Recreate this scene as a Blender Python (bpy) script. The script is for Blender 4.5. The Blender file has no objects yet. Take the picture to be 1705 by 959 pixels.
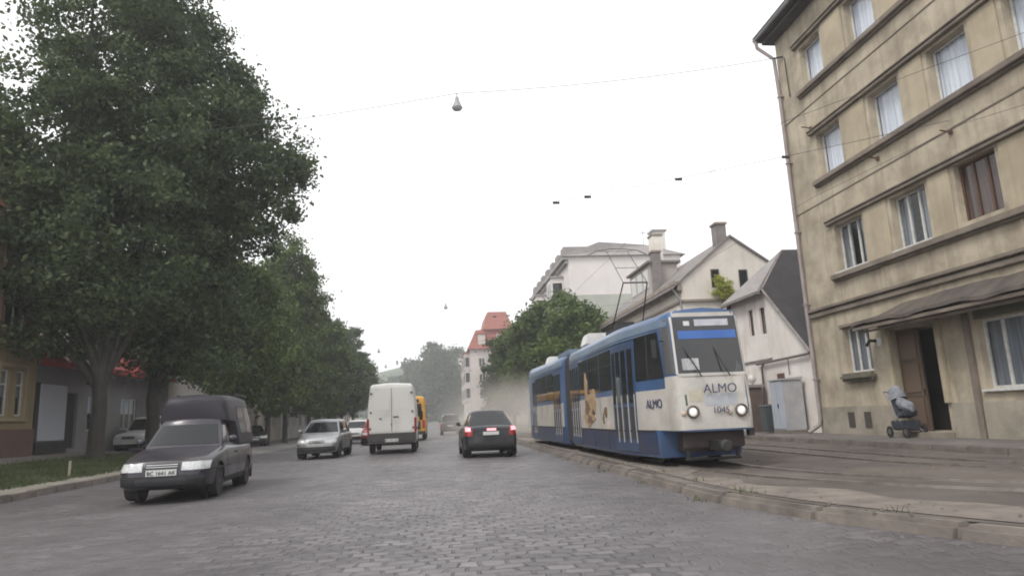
import bpy, bmesh, math, random
import numpy as np
from mathutils import Vector, Matrix
from mathutils.bvhtree import BVHTree
R = math.radians
rnd = random.Random(7)
scene = bpy.context.scene
COL = scene.collection
WL = {}          # world location of every built object at build time

# ------------------------------------------------------------------ materials
MATS = {}
def mat(name, c1, c2=None, scale=3.0, rough=0.7, metal=0.0, bump=0.0, bscale=20.0, spec=0.5,
        streak=0.0, dirt=None, dirt_amt=0.0, dscale=0.6, coat=0.0, stretch=(1, 1, 1), emit=None, emit_s=0.0):
    if name in MATS: return MATS[name]
    m = bpy.data.materials.new(name); m.use_nodes = True
    N = m.node_tree.nodes; L = m.node_tree.links
    b = N['Principled BSDF']
    b.inputs['Roughness'].default_value = rough
    b.inputs['Metallic'].default_value = metal
    b.inputs['Specular IOR Level'].default_value = spec
    b.inputs['Coat Weight'].default_value = coat
    b.inputs['Coat Roughness'].default_value = .08
    geo = N.new('ShaderNodeNewGeometry')
    mp = N.new('ShaderNodeMapping'); mp.inputs['Scale'].default_value = stretch
    L.new(geo.outputs['Position'], mp.inputs['Vector'])
    def noise(sc, det=6, src=None, r=.55):
        n = N.new('ShaderNodeTexNoise'); n.inputs['Scale'].default_value = sc
        n.inputs['Detail'].default_value = det; n.inputs['Roughness'].default_value = r
        L.new((src or mp).outputs[0], n.inputs['Vector']); return n
    def ramp(src, a, b_):
        r = N.new('ShaderNodeMapRange'); r.inputs['From Min'].default_value = a; r.inputs['From Max'].default_value = b_
        L.new(src, r.inputs['Value']); return r.outputs[0]
    def mix(f, a, b_):
        x = N.new('ShaderNodeMix'); x.data_type = 'RGBA'
        if isinstance(f, float): x.inputs[0].default_value = f
        else: L.new(f, x.inputs[0])
        for i, v in ((6, a), (7, b_)):
            if isinstance(v, tuple): x.inputs[i].default_value = (*v, 1)
            else: L.new(v, x.inputs[i])
        return x.outputs[2]
    col = tuple(c1)
    if c2 is not None:
        col = mix(ramp(noise(scale).outputs[0], .35, .65), tuple(c1), tuple(c2))
    if dirt is not None:
        f = ramp(noise(dscale, 8, r=.65).outputs[0], .45, .72)
        mm = N.new('ShaderNodeMath'); mm.operation = 'MULTIPLY'; mm.inputs[1].default_value = dirt_amt
        L.new(f, mm.inputs[0]); col = mix(mm.outputs[0], col, tuple(dirt))
    if streak > 0:
        mp2 = N.new('ShaderNodeMapping'); mp2.inputs['Scale'].default_value = (2.2, 2.2, .16)
        L.new(geo.outputs['Position'], mp2.inputs['Vector'])
        f = ramp(noise(1.6, 7, mp2, .6).outputs[0], .5, .75)
        mm = N.new('ShaderNodeMath'); mm.operation = 'MULTIPLY'; mm.inputs[1].default_value = streak
        L.new(f, mm.inputs[0]); col = mix(mm.outputs[0], col, tuple(x * .45 for x in c1))
    if isinstance(col, tuple): b.inputs['Base Color'].default_value = (*col, 1)
    else: L.new(col, b.inputs['Base Color'])
    if bump > 0:
        bn = N.new('ShaderNodeBump'); bn.inputs['Strength'].default_value = bump; bn.inputs['Distance'].default_value = .03
        L.new(noise(bscale, 6).outputs[0], bn.inputs['Height']); L.new(bn.outputs[0], b.inputs['Normal'])
    if emit is not None:
        b.inputs['Emission Color'].default_value = (*emit, 1); b.inputs['Emission Strength'].default_value = emit_s
    MATS[name] = m
    return m

def glass_mat(name, tint=(.93, .95, .97), rough=.03, trans=.85):
    """clear pane: fresnel mix of transparent and glossy"""
    m = bpy.data.materials.new(name); m.use_nodes = True
    N = m.node_tree.nodes; L = m.node_tree.links; N.clear()
    o = N.new('ShaderNodeOutputMaterial'); t = N.new('ShaderNodeBsdfTransparent'); g = N.new('ShaderNodeBsdfGlossy')
    t.inputs[0].default_value = (*tint, 1); g.inputs['Roughness'].default_value = rough
    g.inputs['Color'].default_value = (.9, .9, .9, 1)
    f = N.new('ShaderNodeFresnel'); f.inputs[0].default_value = 1.5
    gb = N.new('ShaderNodeNewGeometry'); iv = N.new('ShaderNodeMath'); iv.operation = 'SUBTRACT'; iv.inputs[0].default_value = 1; L.new(gb.outputs['Backfacing'], iv.inputs[1])
    fb = N.new('ShaderNodeMath'); fb.operation = 'MULTIPLY'; L.new(f.outputs[0], fb.inputs[0]); L.new(iv.outputs[0], fb.inputs[1])
    x = N.new('ShaderNodeMixShader'); L.new(fb.outputs[0], x.inputs[0]); L.new(t.outputs[0], x.inputs[1]); L.new(g.outputs[0], x.inputs[2])
    L.new(x.outputs[0], o.inputs[0]); MATS[name] = m
    return m

# ------------------------------------------------------------------ mesh builder
class MB:
    def __init__(s): s.v = []; s.f = []
    def add(s, vs, fs):
        n = len(s.v); s.v += [tuple(v) for v in vs]; s.f += [tuple(n + i for i in f) for f in fs]; return s
    def box(s, x0, x1, y0, y1, z0, z1):
        if x0 > x1: x0, x1 = x1, x0
        if y0 > y1: y0, y1 = y1, y0
        return s.add([(x0,y0,z0),(x1,y0,z0),(x1,y1,z0),(x0,y1,z0),(x0,y0,z1),(x1,y0,z1),(x1,y1,z1),(x0,y1,z1)],
              [(0,3,2,1),(4,5,6,7),(0,1,5,4),(1,2,6,5),(2,3,7,6),(3,0,4,7)])
    def prism(s, poly, axis, a, b):
        """polygon (2-D) extruded along axis from a to b"""
        n = len(poly)
        def P(p, t):
            return (t, p[0], p[1]) if axis == 0 else (p[0], t, p[1]) if axis == 1 else (p[0], p[1], t)
        vs = [P(p, a) for p in poly] + [P(p, b) for p in poly]
        fs = [tuple(range(n))[::-1], tuple(range(n, 2*n))] + [(i, (i+1) % n, n + (i+1) % n, n + i) for i in range(n)]
        return s.add(vs, fs)
    def hexa(s, p):  # 8 points, bottom 4 then top 4
        return s.add(p, [(0,3,2,1),(4,5,6,7),(0,1,5,4),(1,2,6,5),(2,3,7,6),(3,0,4,7)])
    def tube(s, pts, r, n=8, cap=True):
        pts = [Vector(p) for p in pts]; rr = r if isinstance(r, (list, tuple)) else [r]*len(pts)
        rings = []; up = None
        for i, p in enumerate(pts):
            d = (pts[min(i+1, len(pts)-1)] - pts[max(i-1, 0)]).normalized()
            a = Vector((0,0,1)) if abs(d.z) < .9 else Vector((1,0,0))
            u = d.cross(a).normalized() if up is None else (up - d*up.dot(d)).normalized()
            up = u; w = d.cross(u)
            rings.append([p + (u*math.cos(2*math.pi*k/n) + w*math.sin(2*math.pi*k/n))*rr[i] for k in range(n)])
        vs = [q for g in rings for q in g]; fs = []
        for i in range(len(pts)-1):
            for k in range(n):
                a, b = i*n+k, i*n+(k+1) % n
                fs.append((a, b, b+n, a+n))
        if cap: fs += [tuple(range(n))[::-1], tuple((len(pts)-1)*n + k for k in range(n))]
        return s.add(vs, fs)
    def lathe(s, prof, c, axis='z', n=24):
        """prof: (radius, height) list"""
        vs = []
        for r, h in prof:
            for k in range(n):
                a = 2*math.pi*k/n; x, y = r*math.cos(a), r*math.sin(a)
                p = (x, y, h) if axis == 'z' else (x, h, y) if axis == 'y' else (h, x, y)
                vs.append((p[0]+c[0], p[1]+c[1], p[2]+c[2]))
        fs = []
        for i in range(len(prof)-1):
            for k in range(n):
                a, b = i*n+k, i*n+(k+1) % n; fs.append((a, b, b+n, a+n))
        fs += [tuple(range(n))[::-1], tuple((len(prof)-1)*n + k for k in range(n))]
        return s.add(vs, fs)
    def loft(s, rings, cap=True):
        n = len(rings[0]); vs = [p for r in rings for p in r]; fs = []
        for i in range(len(rings)-1):
            for k in range(n):
                a, b = i*n+k, i*n+(k+1) % n; fs.append((a, b, b+n, a+n))
        if cap: fs += [tuple(range(n))[::-1], tuple((len(rings)-1)*n + k for k in range(n))]
        return s.add(vs, fs)
    def bvh(s): return BVHTree.FromPolygons([Vector(v) for v in s.v], s.f)
    def build(s, name, m, parent=None, smooth=None, bevel=0.0, label=None, fix=True, center=True):
        me = bpy.data.meshes.new(name)
        vs = np.array(s.v, dtype=float)
        c = Vector(((vs.min(0) + vs.max(0)) / 2).tolist()) if (center and len(vs)) else Vector((0,0,0))
        if center and parent is None: c.z = float(vs[:, 2].min())
        vs = vs - np.array(c)
        me.from_pydata(vs.tolist(), [], s.f)
        if fix or bevel > 0:
            bm = bmesh.new(); bm.from_mesh(me)
            if fix: bmesh.ops.recalc_face_normals(bm, faces=bm.faces)
            if bevel > 0:
                es = [e for e in bm.edges if len(e.link_faces) == 2 and e.calc_face_angle(0) > .6]
                bmesh.ops.bevel(bm, geom=es, offset=bevel, segments=2, affect='EDGES', clamp_overlap=True)
            bm.to_mesh(me); bm.free()
        if smooth is not None:
            me.polygons.foreach_set('use_smooth', [True]*len(me.polygons)); me.set_sharp_from_angle(angle=R(smooth))
        me.materials.append(m)
        o = bpy.data.objects.new(name, me); COL.objects.link(o)
        return place(o, c, parent, label)

def place(o, c, parent, label=None):
    WL[o.name] = Vector(c)
    if parent is not None:
        o.parent = parent; o.location = Vector(c) - WL[parent.name]
    else: o.location = c
    if label: o['label'] = label
    return o

def root(name, label, cat, loc, group=None):
    o = bpy.data.objects.new(name, None); COL.objects.link(o); o.empty_display_size = .3
    o.location = loc; WL[o.name] = Vector(loc)
    return tag(o, label, cat, group)
def tag(o, label, cat, group=None, kind=None):
    if label: o['label'] = label
    if cat: o['category'] = cat
    if group: o['group'] = group
    if kind: o['kind'] = kind
    return o
def struct(o): o['kind'] = 'structure'; return o

def text(s, size, M, parent, m, name='lettering', ext=.004):
    cu = bpy.data.curves.new(name, 'FONT'); cu.body = s; cu.size = size; cu.extrude = ext
    cu.align_x = 'CENTER'; cu.align_y = 'CENTER'; cu.offset = 0
    t = bpy.data.objects.new(name, cu); COL.objects.link(t)
    dg = bpy.context.evaluated_depsgraph_get(); me = bpy.data.meshes.new_from_object(t.evaluated_get(dg))
    bpy.data.objects.remove(t); bpy.data.curves.remove(cu)
    me.name = name; me.materials.clear(); me.materials.append(m)
    me.transform(M.to_3x3().to_4x4())
    o = bpy.data.objects.new(name, me); COL.objects.link(o)
    return place(o, M.translation, parent)
def basis(xax, yax, loc):
    x = Vector(xax).normalized(); y = Vector(yax).normalized(); z = x.cross(y)
    M = Matrix((x, y, z)).transposed().to_4x4(); M.translation = Vector(loc); return M

def decal(bvh, corners, d, off=.008, nu=6, nv=4, th=.012, mb=None):
    """patch whose four corners (3-D, in a plane outside the body) are projected along d on the body"""
    d = Vector(d).normalized(); c = [Vector(p) for p in corners]
    front = []; back = []
    for j in range(nv+1):
        for i in range(nu+1):
            u, v = i/nu, j/nv
            p = (c[0]*(1-u)+c[1]*u)*(1-v) + (c[3]*(1-u)+c[2]*u)*v
            h, nrm, _, _ = bvh.ray_cast(p - d*3, d)
            if h is None: h, nrm, _, _ = bvh.find_nearest(p)
            if nrm.dot(d) > 0: nrm = -nrm
            front.append(h + nrm*off); back.append(h + nrm*(off-th))
    W = nu+1; n = len(front); fs = []
    for j in range(nv):
        for i in range(nu):
            a = j*W+i; fs.append((a, a+1, a+1+W, a+W)); fs.append((n+a, n+a+W, n+a+1+W, n+a+1))
    edge = [i for i in range(W)] + [j*W+nu for j in range(1, nv+1)] + [nv*W+i for i in range(nu-1, -1, -1)] + [j*W for j in range(nv-1, 0, -1)]
    for k in range(len(edge)):
        a, b = edge[k], edge[(k+1) % len(edge)]; fs.append((a, n+a, n+b, b))
    mb = mb or MB(); mb.add(front+back, fs); return mb

def interp(tab, x):
    if x <= tab[0][0]: return tab[0][1]
    for (a, b), (c, d) in zip(tab, tab[1:]):
        if x <= c: return b + (d-b)*(x-a)/(c-a) if c > a else d
    return tab[-1][1]

def cut_cylinders(o, cuts):
    """real wheel arches: boolean difference, applied at once"""
    bm = bmesh.new()
    for (x, y0, y1, z, r) in cuts:
        M = Matrix.Translation((x, (y0+y1)/2, z)) @ Matrix.Rotation(R(90), 4, 'X')
        bmesh.ops.create_cone(bm, cap_ends=True, segments=32, radius1=r, radius2=r, depth=abs(y1-y0), matrix=M)
    me = bpy.data.meshes.new('cut'); bm.to_mesh(me); bm.free()
    c = bpy.data.objects.new('cut', me); COL.objects.link(c)
    keep = o.matrix_basis.copy(); par = o.parent; wl = WL[o.name]
    o.parent = None; o.location = wl
    md = o.modifiers.new('b', 'BOOLEAN'); md.operation = 'DIFFERENCE'; md.solver = 'EXACT'; md.object = c
    bpy.context.view_layer.update(); dg = bpy.context.evaluated_depsgraph_get()
    new = bpy.data.meshes.new_from_object(o.evaluated_get(dg)); o.modifiers.clear()
    if len(new.polygons) > 10:
        nm = o.data.name; o.data = new; new.name = nm
        new.polygons.foreach_set('use_smooth', [True]*len(new.polygons)); new.set_sharp_from_angle(angle=R(32))
    bpy.data.objects.remove(c)
    o.parent = par; o.matrix_basis = keep

# ------------------------------------------------------------------ common materials
M_glass_car = mat('tinted_car_glass', (.010, .012, .014), rough=.05, spec=.45)
M_tyre = mat('tyre_rubber', (.018, .018, .018), (.03, .028, .026), rough=.85)
M_rim = mat('rim_alloy', (.35, .35, .36), rough=.35, metal=.9)
M_black = mat('black_plastic', (.02, .02, .021), (.03, .03, .03), rough=.6)
M_chrome = mat('chrome', (.7, .7, .7), rough=.15, metal=1)
M_lamp = mat('headlamp_glass', (.62, .63, .63), (.45, .46, .47), scale=25, rough=.12, coat=.6)
M_red = mat('tail_lamp_red', (.32, .02, .02), rough=.2, coat=.5)
M_brake = mat('lit_brake_lamp', (.7, .1, .1), rough=.3, emit=(1, .35, .4), emit_s=1.5)
M_plate = mat('plate_white', (.6, .6, .58), rough=.4)
M_ink = mat('dark_ink', (.03, .03, .035), rough=.5)
M_pane = glass_mat('window_glass')
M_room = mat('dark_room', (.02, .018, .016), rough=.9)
M_wframe = mat('white_window_frame', (.62, .62, .6), (.5, .49, .47), scale=8, rough=.5)
M_bframe = mat('brown_window_frame', (.1, .05, .03), rough=.6)
M_steel = mat('galvanised_steel', (.3, .3, .3), (.22, .22, .22), rough=.5, metal=.5)
M_wire = mat('wire_metal', (.08, .08, .08), rough=.5, metal=.6)

# ------------------------------------------------------------------ camera, light, air
def setup():
    cam = bpy.data.cameras.new('camera'); o = bpy.data.objects.new('camera', cam); COL.objects.link(o)
    cam.sensor_width = 36; cam.lens = 36*1130/1705; cam.clip_end = 3000; cam.clip_start = .05
    X = (0.99341, 0.02335, -0.11225); Y = (-0.1058, -0.19045, -0.97598); Z = (-0.04416, 0.98142, -0.18672)
    M = Matrix((X, Y, Z)).to_4x4(); M.translation = (0, 0, 1.25)
    o.matrix_world = M; scene.camera = o
    w = bpy.data.worlds.new('World'); scene.world = w; w.use_nodes = True
    N = w.node_tree.nodes; L = w.node_tree.links; bg = N['Background']
    sky = N.new('ShaderNodeTexSky'); sky.sky_type = 'NISHITA'; sky.sun_disc = False
    sky.sun_elevation = R(52); sky.sun_rotation = R(-130); sky.dust_density = 3; sky.air_density = 1.2
    hs = N.new('ShaderNodeHueSaturation'); hs.inputs['Saturation'].default_value = .1
    L.new(sky.outputs[0], hs.inputs['Color'])
    # the closed cloud layer: a bright even grey-white veil over the clear-sky colour
    tc = N.new('ShaderNodeTexCoord'); no = N.new('ShaderNodeTexNoise'); no.inputs['Scale'].default_value = 1.6; no.inputs['Detail'].default_value = 5
    L.new(tc.outputs['Generated'], no.inputs['Vector'])
    cl = N.new('ShaderNodeMix'); cl.data_type = 'RGBA'; L.new(no.outputs[0], cl.inputs[0])
    cl.inputs[6].default_value = (9.6, 9.7, 9.9, 1); cl.inputs[7].default_value = (11.6, 11.6, 11.6, 1)
    mx = N.new('ShaderNodeMix'); mx.data_type = 'RGBA'; mx.inputs[0].default_value = .86
    L.new(hs.outputs[0], mx.inputs[6]); L.new(cl.outputs[2], mx.inputs[7]); L.new(mx.outputs[2], bg.inputs[0])
    bg.inputs[1].default_value = .11
    s = bpy.data.lights.new('sun', 'SUN'); s.energy = 1.6; s.angle = R(16); s.color = (1, .96, .9)
    so = bpy.data.objects.new('sun', s); COL.objects.link(so)
    so.rotation_euler = Vector((.5, .42, -.8)).to_track_quat('-Z', 'Y').to_euler(); so.location = (0, 0, 60)
    vs = scene.view_settings; vs.view_transform = 'Standard'; vs.look = 'None'; vs.exposure = 0.42; vs.gamma = 1
    c = scene.cycles; c.use_denoising = True; c.max_bounces = 6; c.transparent_max_bounces = 12
    c.volume_bounces = 1; c.volume_step_rate = 3; c.filter_width = 1.9
    try: c.denoiser = 'OPENIMAGEDENOISE'
    except Exception: pass
setup()
# ------------------------------------------------------------------ terrain
def kx(y):   # right kerb line
    return 3.62 + (.058*(10-y)**2 if y < 10 else 0)
def tx(y):   # track centre line
    return 5.3 + (.075*(12.6-y)**2 if y < 12.6 else 0)
def zleft(x, y):
    f = 1 if y < 31 else max(0.0, 1-(y-31)/16)
    f = f*f*(3-2*f)
    t = min(max((-x-9.1)/6.3, 0), 1)
    return .13 + .5*t*f
def sheet(xs, ys, zf, name, m, smooth=40):
    mb = MB(); W = len(xs)
    vs = [(x(y) if callable(x) else x, y, zf(x(y) if callable(x) else x, y)) for y in ys for x in xs]
    fs = [(j*W+i, j*W+i+1, j*W+i+1+W, j*W+i+W) for j in range(len(ys)-1) for i in range(W-1)]
    mb.add(vs, fs); return struct(mb.build(name, m, smooth=smooth, fix=False))

def sett_mat():
    m = bpy.data.materials.new('stone_setts'); m.use_nodes = True
    N = m.node_tree.nodes; L = m.node_tree.links; b = N['Principled BSDF']
    geo = N.new('ShaderNodeNewGeometry')
    n0 = N.new('ShaderNodeTexNoise'); n0.inputs['Scale'].default_value = 1.3; n0.inputs['Detail'].default_value = 4
    L.new(geo.outputs['Position'], n0.inputs['Vector'])
    vm = N.new('ShaderNodeVectorMath'); vm.operation = 'SCALE'; vm.inputs['Scale'].default_value = .4
    L.new(n0.outputs['Color'], vm.inputs[0])
    va = N.new('ShaderNodeVectorMath'); va.operation = 'ADD'; L.new(geo.outputs['Position'], va.inputs[0]); L.new(vm.outputs[0], va.inputs[1])
    br = N.new('ShaderNodeTexBrick'); br.inputs['Scale'].default_value = 1
    br.inputs['Brick Width'].default_value = .23; br.inputs['Row Height'].default_value = .17
    br.inputs['Mortar Size'].default_value = .024; br.inputs['Mortar Smooth'].default_value = .9; br.offset = .5
    br.inputs['Color1'].default_value = (.085, .078, .082, 1); br.inputs['Color2'].default_value = (.178, .162, .166, 1)
    br.inputs['Mortar'].default_value = (.13, .12, .125, 1); br.inputs['Bias'].default_value = 0
    L.new(va.outputs[0], br.inputs['Vector'])
    def noise(s, d=6, r=.55):
        n = N.new('ShaderNodeTexNoise'); n.inputs['Scale'].default_value = s; n.inputs['Detail'].default_value = d; n.inputs['Roughness'].default_value = r
        L.new(geo.outputs['Position'], n.inputs['Vector']); return n
    def mr(src, a, b_, c=0, d=1):
        r = N.new('ShaderNodeMapRange'); r.inputs[1].default_value = a; r.inputs[2].default_value = b_
        r.inputs[3].default_value = c; r.inputs[4].default_value = d; L.new(src, r.inputs[0]); return r.outputs[0]
    # worn patches where asphalt and dust fill the joints
    sx = N.new('ShaderNodeSeparateXYZ'); L.new(geo.outputs['Position'], sx.inputs[0])
    side = N.new('ShaderNodeMath'); side.operation = 'ABSOLUTE'
    sub = N.new('ShaderNodeMath'); sub.operation = 'SUBTRACT'; sub.inputs[1].default_value = .1
    L.new(sx.outputs[0], sub.inputs[0]); L.new(sub.outputs[0], side.inputs[0])
    lane = mr(side.outputs[0], 1.1, 3.2)
    fill = N.new('ShaderNodeMath'); fill.operation = 'ADD'; fill.use_clamp = True
    L.new(mr(noise(.55, 7, .65).outputs[0], .42, .68, -.5, .75), fill.inputs[0]); L.new(lane, fill.inputs[1])
    fm = N.new('ShaderNodeMath'); fm.operation = 'MULTIPLY'; fm.inputs[1].default_value = .86; L.new(fill.outputs[0], fm.inputs[0])
    pc = N.new('ShaderNodeMix'); pc.data_type = 'RGBA'; L.new(noise(2.2, 8, .7).outputs[0], pc.inputs[0])
    pc.inputs[6].default_value = (.078, .072, .076, 1); pc.inputs[7].default_value = (.13, .118, .122, 1)
    x = N.new('ShaderNodeMix'); x.data_type = 'RGBA'; L.new(fm.outputs[0], x.inputs[0]); L.new(br.outputs[0], x.inputs[6]); L.new(pc.outputs[2], x.inputs[7])
    pit = N.new('ShaderNodeMath'); pit.operation = 'MULTIPLY'; L.new(br.outputs['Fac'], pit.inputs[0]); L.new(mr(noise(3.2, 4, .65).outputs[0], .45, .6), pit.inputs[1])
    pit2 = N.new('ShaderNodeMath'); pit2.operation = 'MULTIPLY'; L.new(pit.outputs[0], pit2.inputs[0]); L.new(mr(fm.outputs[0], 0, .8, .75, .0), pit2.inputs[1])
    px = N.new('ShaderNodeMix'); px.data_type = 'RGBA'; L.new(pit2.outputs[0], px.inputs[0]); L.new(x.outputs[2], px.inputs[6]); px.inputs[7].default_value = (.035, .032, .034, 1); x = px
    big = N.new('ShaderNodeMix'); big.data_type = 'RGBA'; big.blend_type = 'MULTIPLY'; big.inputs[0].default_value = 1
    bc = N.new('ShaderNodeCombineColor'); v = mr(noise(.3, 7, .7).outputs[0], .32, .68, .62, 1.22)
    for i in range(3): L.new(v, bc.inputs[i])
    st = N.new('ShaderNodeMath'); st.operation = 'MULTIPLY'; st.inputs[1].default_value = .6
    mps = N.new('ShaderNodeMapping'); mps.inputs['Scale'].default_value = (.55, 1.5, 1); L.new(geo.outputs['Position'], mps.inputs['Vector'])
    ns = N.new('ShaderNodeTexNoise'); ns.inputs['Scale'].default_value = 1.1; ns.inputs['Detail'].default_value = 6; ns.inputs['Roughness'].default_value = .6; L.new(mps.outputs[0], ns.inputs['Vector'])
    L.new(mr(ns.outputs[0], .62, .7), st.inputs[0])
    sx2 = N.new('ShaderNodeMix'); sx2.data_type = 'RGBA'; L.new(st.outputs[0], sx2.inputs[0]); L.new(x.outputs[2], sx2.inputs[6]); sx2.inputs[7].default_value = (.045, .04, .042, 1)
    lt = N.new('ShaderNodeMath'); lt.operation = 'MULTIPLY'; lt.inputs[1].default_value = .45; L.new(mr(ns.outputs[0], .38, .3), lt.inputs[0])
    sx3 = N.new('ShaderNodeMix'); sx3.data_type = 'RGBA'; L.new(lt.outputs[0], sx3.inputs[0]); L.new(sx2.outputs[2], sx3.inputs[6]); sx3.inputs[7].default_value = (.24, .22, .215, 1); x = sx3
    L.new(x.outputs[2], big.inputs[6]); L.new(bc.outputs[0], big.inputs[7]); L.new(big.outputs[2], b.inputs['Base Color'])
    # height
    h = N.new('ShaderNodeMath'); h.operation = 'SUBTRACT'; L.new(mr(fm.outputs[0], 0, 1, 1, .12), h.inputs[0]); h.inputs[1].default_value = 0
    hh = N.new('ShaderNodeMath'); hh.operation = 'MULTIPLY'; inv = mr(br.outputs['Fac'], 0, 1, 1, 0); L.new(inv, hh.inputs[0]); L.new(h.outputs[0], hh.inputs[1])
    h2 = N.new('ShaderNodeMath'); h2.operation = 'MULTIPLY_ADD'; L.new(noise(9, 6, .6).outputs[0], h2.inputs[0]); h2.inputs[1].default_value = .8; L.new(hh.outputs[0], h2.inputs[2])
    h3 = N.new('ShaderNodeMath'); h3.operation = 'MULTIPLY_ADD'; L.new(noise(2.5, 4, .5).outputs[0], h3.inputs[0]); h3.inputs[1].default_value = 1.2; L.new(h2.outputs[0], h3.inputs[2])
    bu = N.new('ShaderNodeBump'); bu.inputs['Strength'].default_value = .9; bu.inputs['Distance'].default_value = .022
    L.new(h3.outputs[0], bu.inputs['Height']); L.new(bu.outputs[0], b.inputs['Normal'])
    L.new(mr(noise(3, 5).outputs[0], .3, .7, .42, .62), b.inputs['Roughness'])
    return m

M_ground = mat('dry_ground', (.13, .12, .105), (.18, .165, .15), scale=.4, rough=.9, bump=.3)
def roadcol(): pass
ys_near = [-14 + i*1.0 for i in range(60)] + [46 + i*6 for i in range(60)]
M_setts = sett_mat()
sheet([-345, -120, -40, -9.5, 0, 12, 40, 120, 345], [-29, 0, 40, 120, 250, 400, 685], lambda x, y: -.05, 'ground', M_ground)
def zroad(x, y):
    return .02*math.sin(x*.9+1)*math.sin(y*.35) - .02 if y < 60 and -9 < x < 3.6 else 0
sheet([-9.12 + i*.6 for i in range(21)] + [lambda y: kx(y)+.06], ys_near, zroad, 'road', M_setts)
# tram bed and pavement on the right
M_bed = mat('tram_bed_asphalt', (.075, .062, .056), (.115, .098, .088), scale=.7, rough=.85, bump=.5, bscale=9, dirt=(.19, .16, .135), dirt_amt=.6, dscale=.45, spec=.3)
M_pave = mat('pavement_asphalt', (.095, .083, .078), (.13, .116, .108), scale=1.2, rough=.85, bump=.4, bscale=14, dirt=(.24, .21, .19), dirt_amt=.5, dscale=.5)
sheet([lambda y: kx(y)+.2, lambda y: kx(y)+1.2, lambda y: tx(y)+.9, 8.6, lambda y: max(10.6, tx(y)+1.5)], ys_near,
      lambda x, y: .142, 'tram_bed', M_bed)
mb = MB()
y = -14.0
while y < 120:
    L_ = rnd.uniform(.5, 1.9); a, b = y+.0005, min(y+L_, 400)-.0005
    dz = rnd.uniform(-.03, -.015); dx = rnd.uniform(-.02, .02)
    w = .34
    p = [(kx(a)+dx, a, -.1), (kx(a)+w+dx, a, -.1), (kx(b)+w+dx, b, -.1), (kx(b)+dx, b, -.1)]
    q = [(X+(.05 if i in (0, 3) else 0), Y, .16+dz) for i, (X, Y, _) in enumerate(p)]
    mb.hexa(p+q); y += L_
M_kerb = mat('kerb_granite', (.205, .178, .155), (.13, .113, .1), scale=2.5, rough=.8, bump=.5, bscale=12, dirt=(.09, .075, .065), dirt_amt=.8, dscale=.8)
struct(mb.build('kerb_right', M_kerb, bevel=.05))
# spilled sand strip beside the kerb
mb = MB(); vs = []; fs = []
ys = [3 + i*.35 for i in range(120)]
for i, y in enumerate(ys):
    a = kx(y) + .355; b_ = a + .75 + .3*math.sin(y*.9+1) + .18*math.sin(y*3.1)
    vs += [(a, y, .15), (b_, y, .15)]
fs = [(2*i, 2*i+1, 2*i+3, 2*i+2) for i in range(len(ys)-1)]
mb.add(vs, fs)
struct(mb.build('sand_strip', mat('spilled_sand', (.21, .18, .155), (.13, .11, .098), scale=3, rough=.95, bump=.6, bscale=15), fix=False))
# loose grit and weeds along the kerb and the tracks
mb = MB(); rg = random.Random(9)
for k in range(900):
    y = rg.uniform(4.5, 30); x = rg.choice((kx(y)+rg.uniform(.1, 1.3), tx(y)+rg.uniform(-1.2, 5), kx(y)-abs(rg.gauss(0, .12))-.04))
    z = .14 if x > kx(y)+.34 else (.155 if x > kx(y)+.0 else -.02); r = rg.uniform(.008, .03)
    a = rg.uniform(0, 6.28); p = [(x+r*math.cos(a+q*1.57)*rg.uniform(.7, 1.2), y+r*math.sin(a+q*1.57)*rg.uniform(.7, 1.2)) for q in range(4)]
    mb.hexa([(u, v, z-.005) for u, v in p]+[(x+(u-x)*.6, y+(v-y)*.6, z+r*.9) for u, v in p])
tag(mb.build('gravel', mat('loose_grit', (.2, .175, .155), (.1, .09, .08), scale=9, rough=.95)), 'scattered grit along the right kerb and tram tracks', 'gravel', kind='stuff')
def weeds():
    rng = np.random.default_rng(8); C = []
    for k in range(11):
        y = rng.uniform(5.5, 26); x = kx(y)+(.38 if rng.random() < .6 else -.03)+rng.normal(0, .03); n = rng.integers(8, 22)
        C.append(np.stack([x+rng.normal(0, .05, n), y+rng.normal(0, .12, n), np.full(n, .13 if x > kx(y) else -.02)], 1))
    P = np.concatenate(C); n = len(P); an = rng.uniform(0, 6.28, n); h = rng.uniform(.03, .11, n)
    A = P+np.stack([np.cos(an)*.012, np.sin(an)*.012, 0*h], 1); B = P-np.stack([np.cos(an)*.012, np.sin(an)*.012, 0*h], 1); T = P+np.stack([rng.normal(0, .03, n), rng.normal(0, .03, n), h], 1)
    o = np_mesh('weeds', np.stack([A, B, T], 1).reshape(-1, 3), 3, mat('weed_green', (.07, .09, .03), (.12, .12, .05), scale=3))
    tag(o, 'small weeds growing in the joints of the right kerb', 'weeds', kind='stuff')
# rails
M_rail = mat('worn_rail', (.30, .27, .25), (.2, .17, .15), scale=4, rough=.35, metal=.6)
for k, (c, lbl) in enumerate(((0, 'pair of steel tram rails running under the blue tram'), (3.3, 'second pair of tram rails nearer the beige apartment house'))):
    r_ = root('tram_rails', lbl, 'rails', (5.3+c, 20, .17)); r_['kind'] = 'structure'
    for s in (-.5, .5):
        mb = MB(); yy = [-14 + i*.5 for i in range(80)] + [26 + i*8 for i in range(20)]
        vs = []; fs = []
        for i, y in enumerate(yy):
            x = tx(y)+c+s
            vs += [(x-.035, y, .13), (x+.035, y, .13), (x+.03, y, .178), (x-.03, y, .178), ]
        for i in range(len(yy)-1):
            for j in range(4):
                a = i*4+j; b_ = i*4+(j+1) % 4; fs.append((a, b_, b_+4, a+4))
        mb.add(vs, fs).build('rail', M_rail, r_, smooth=30)
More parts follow.
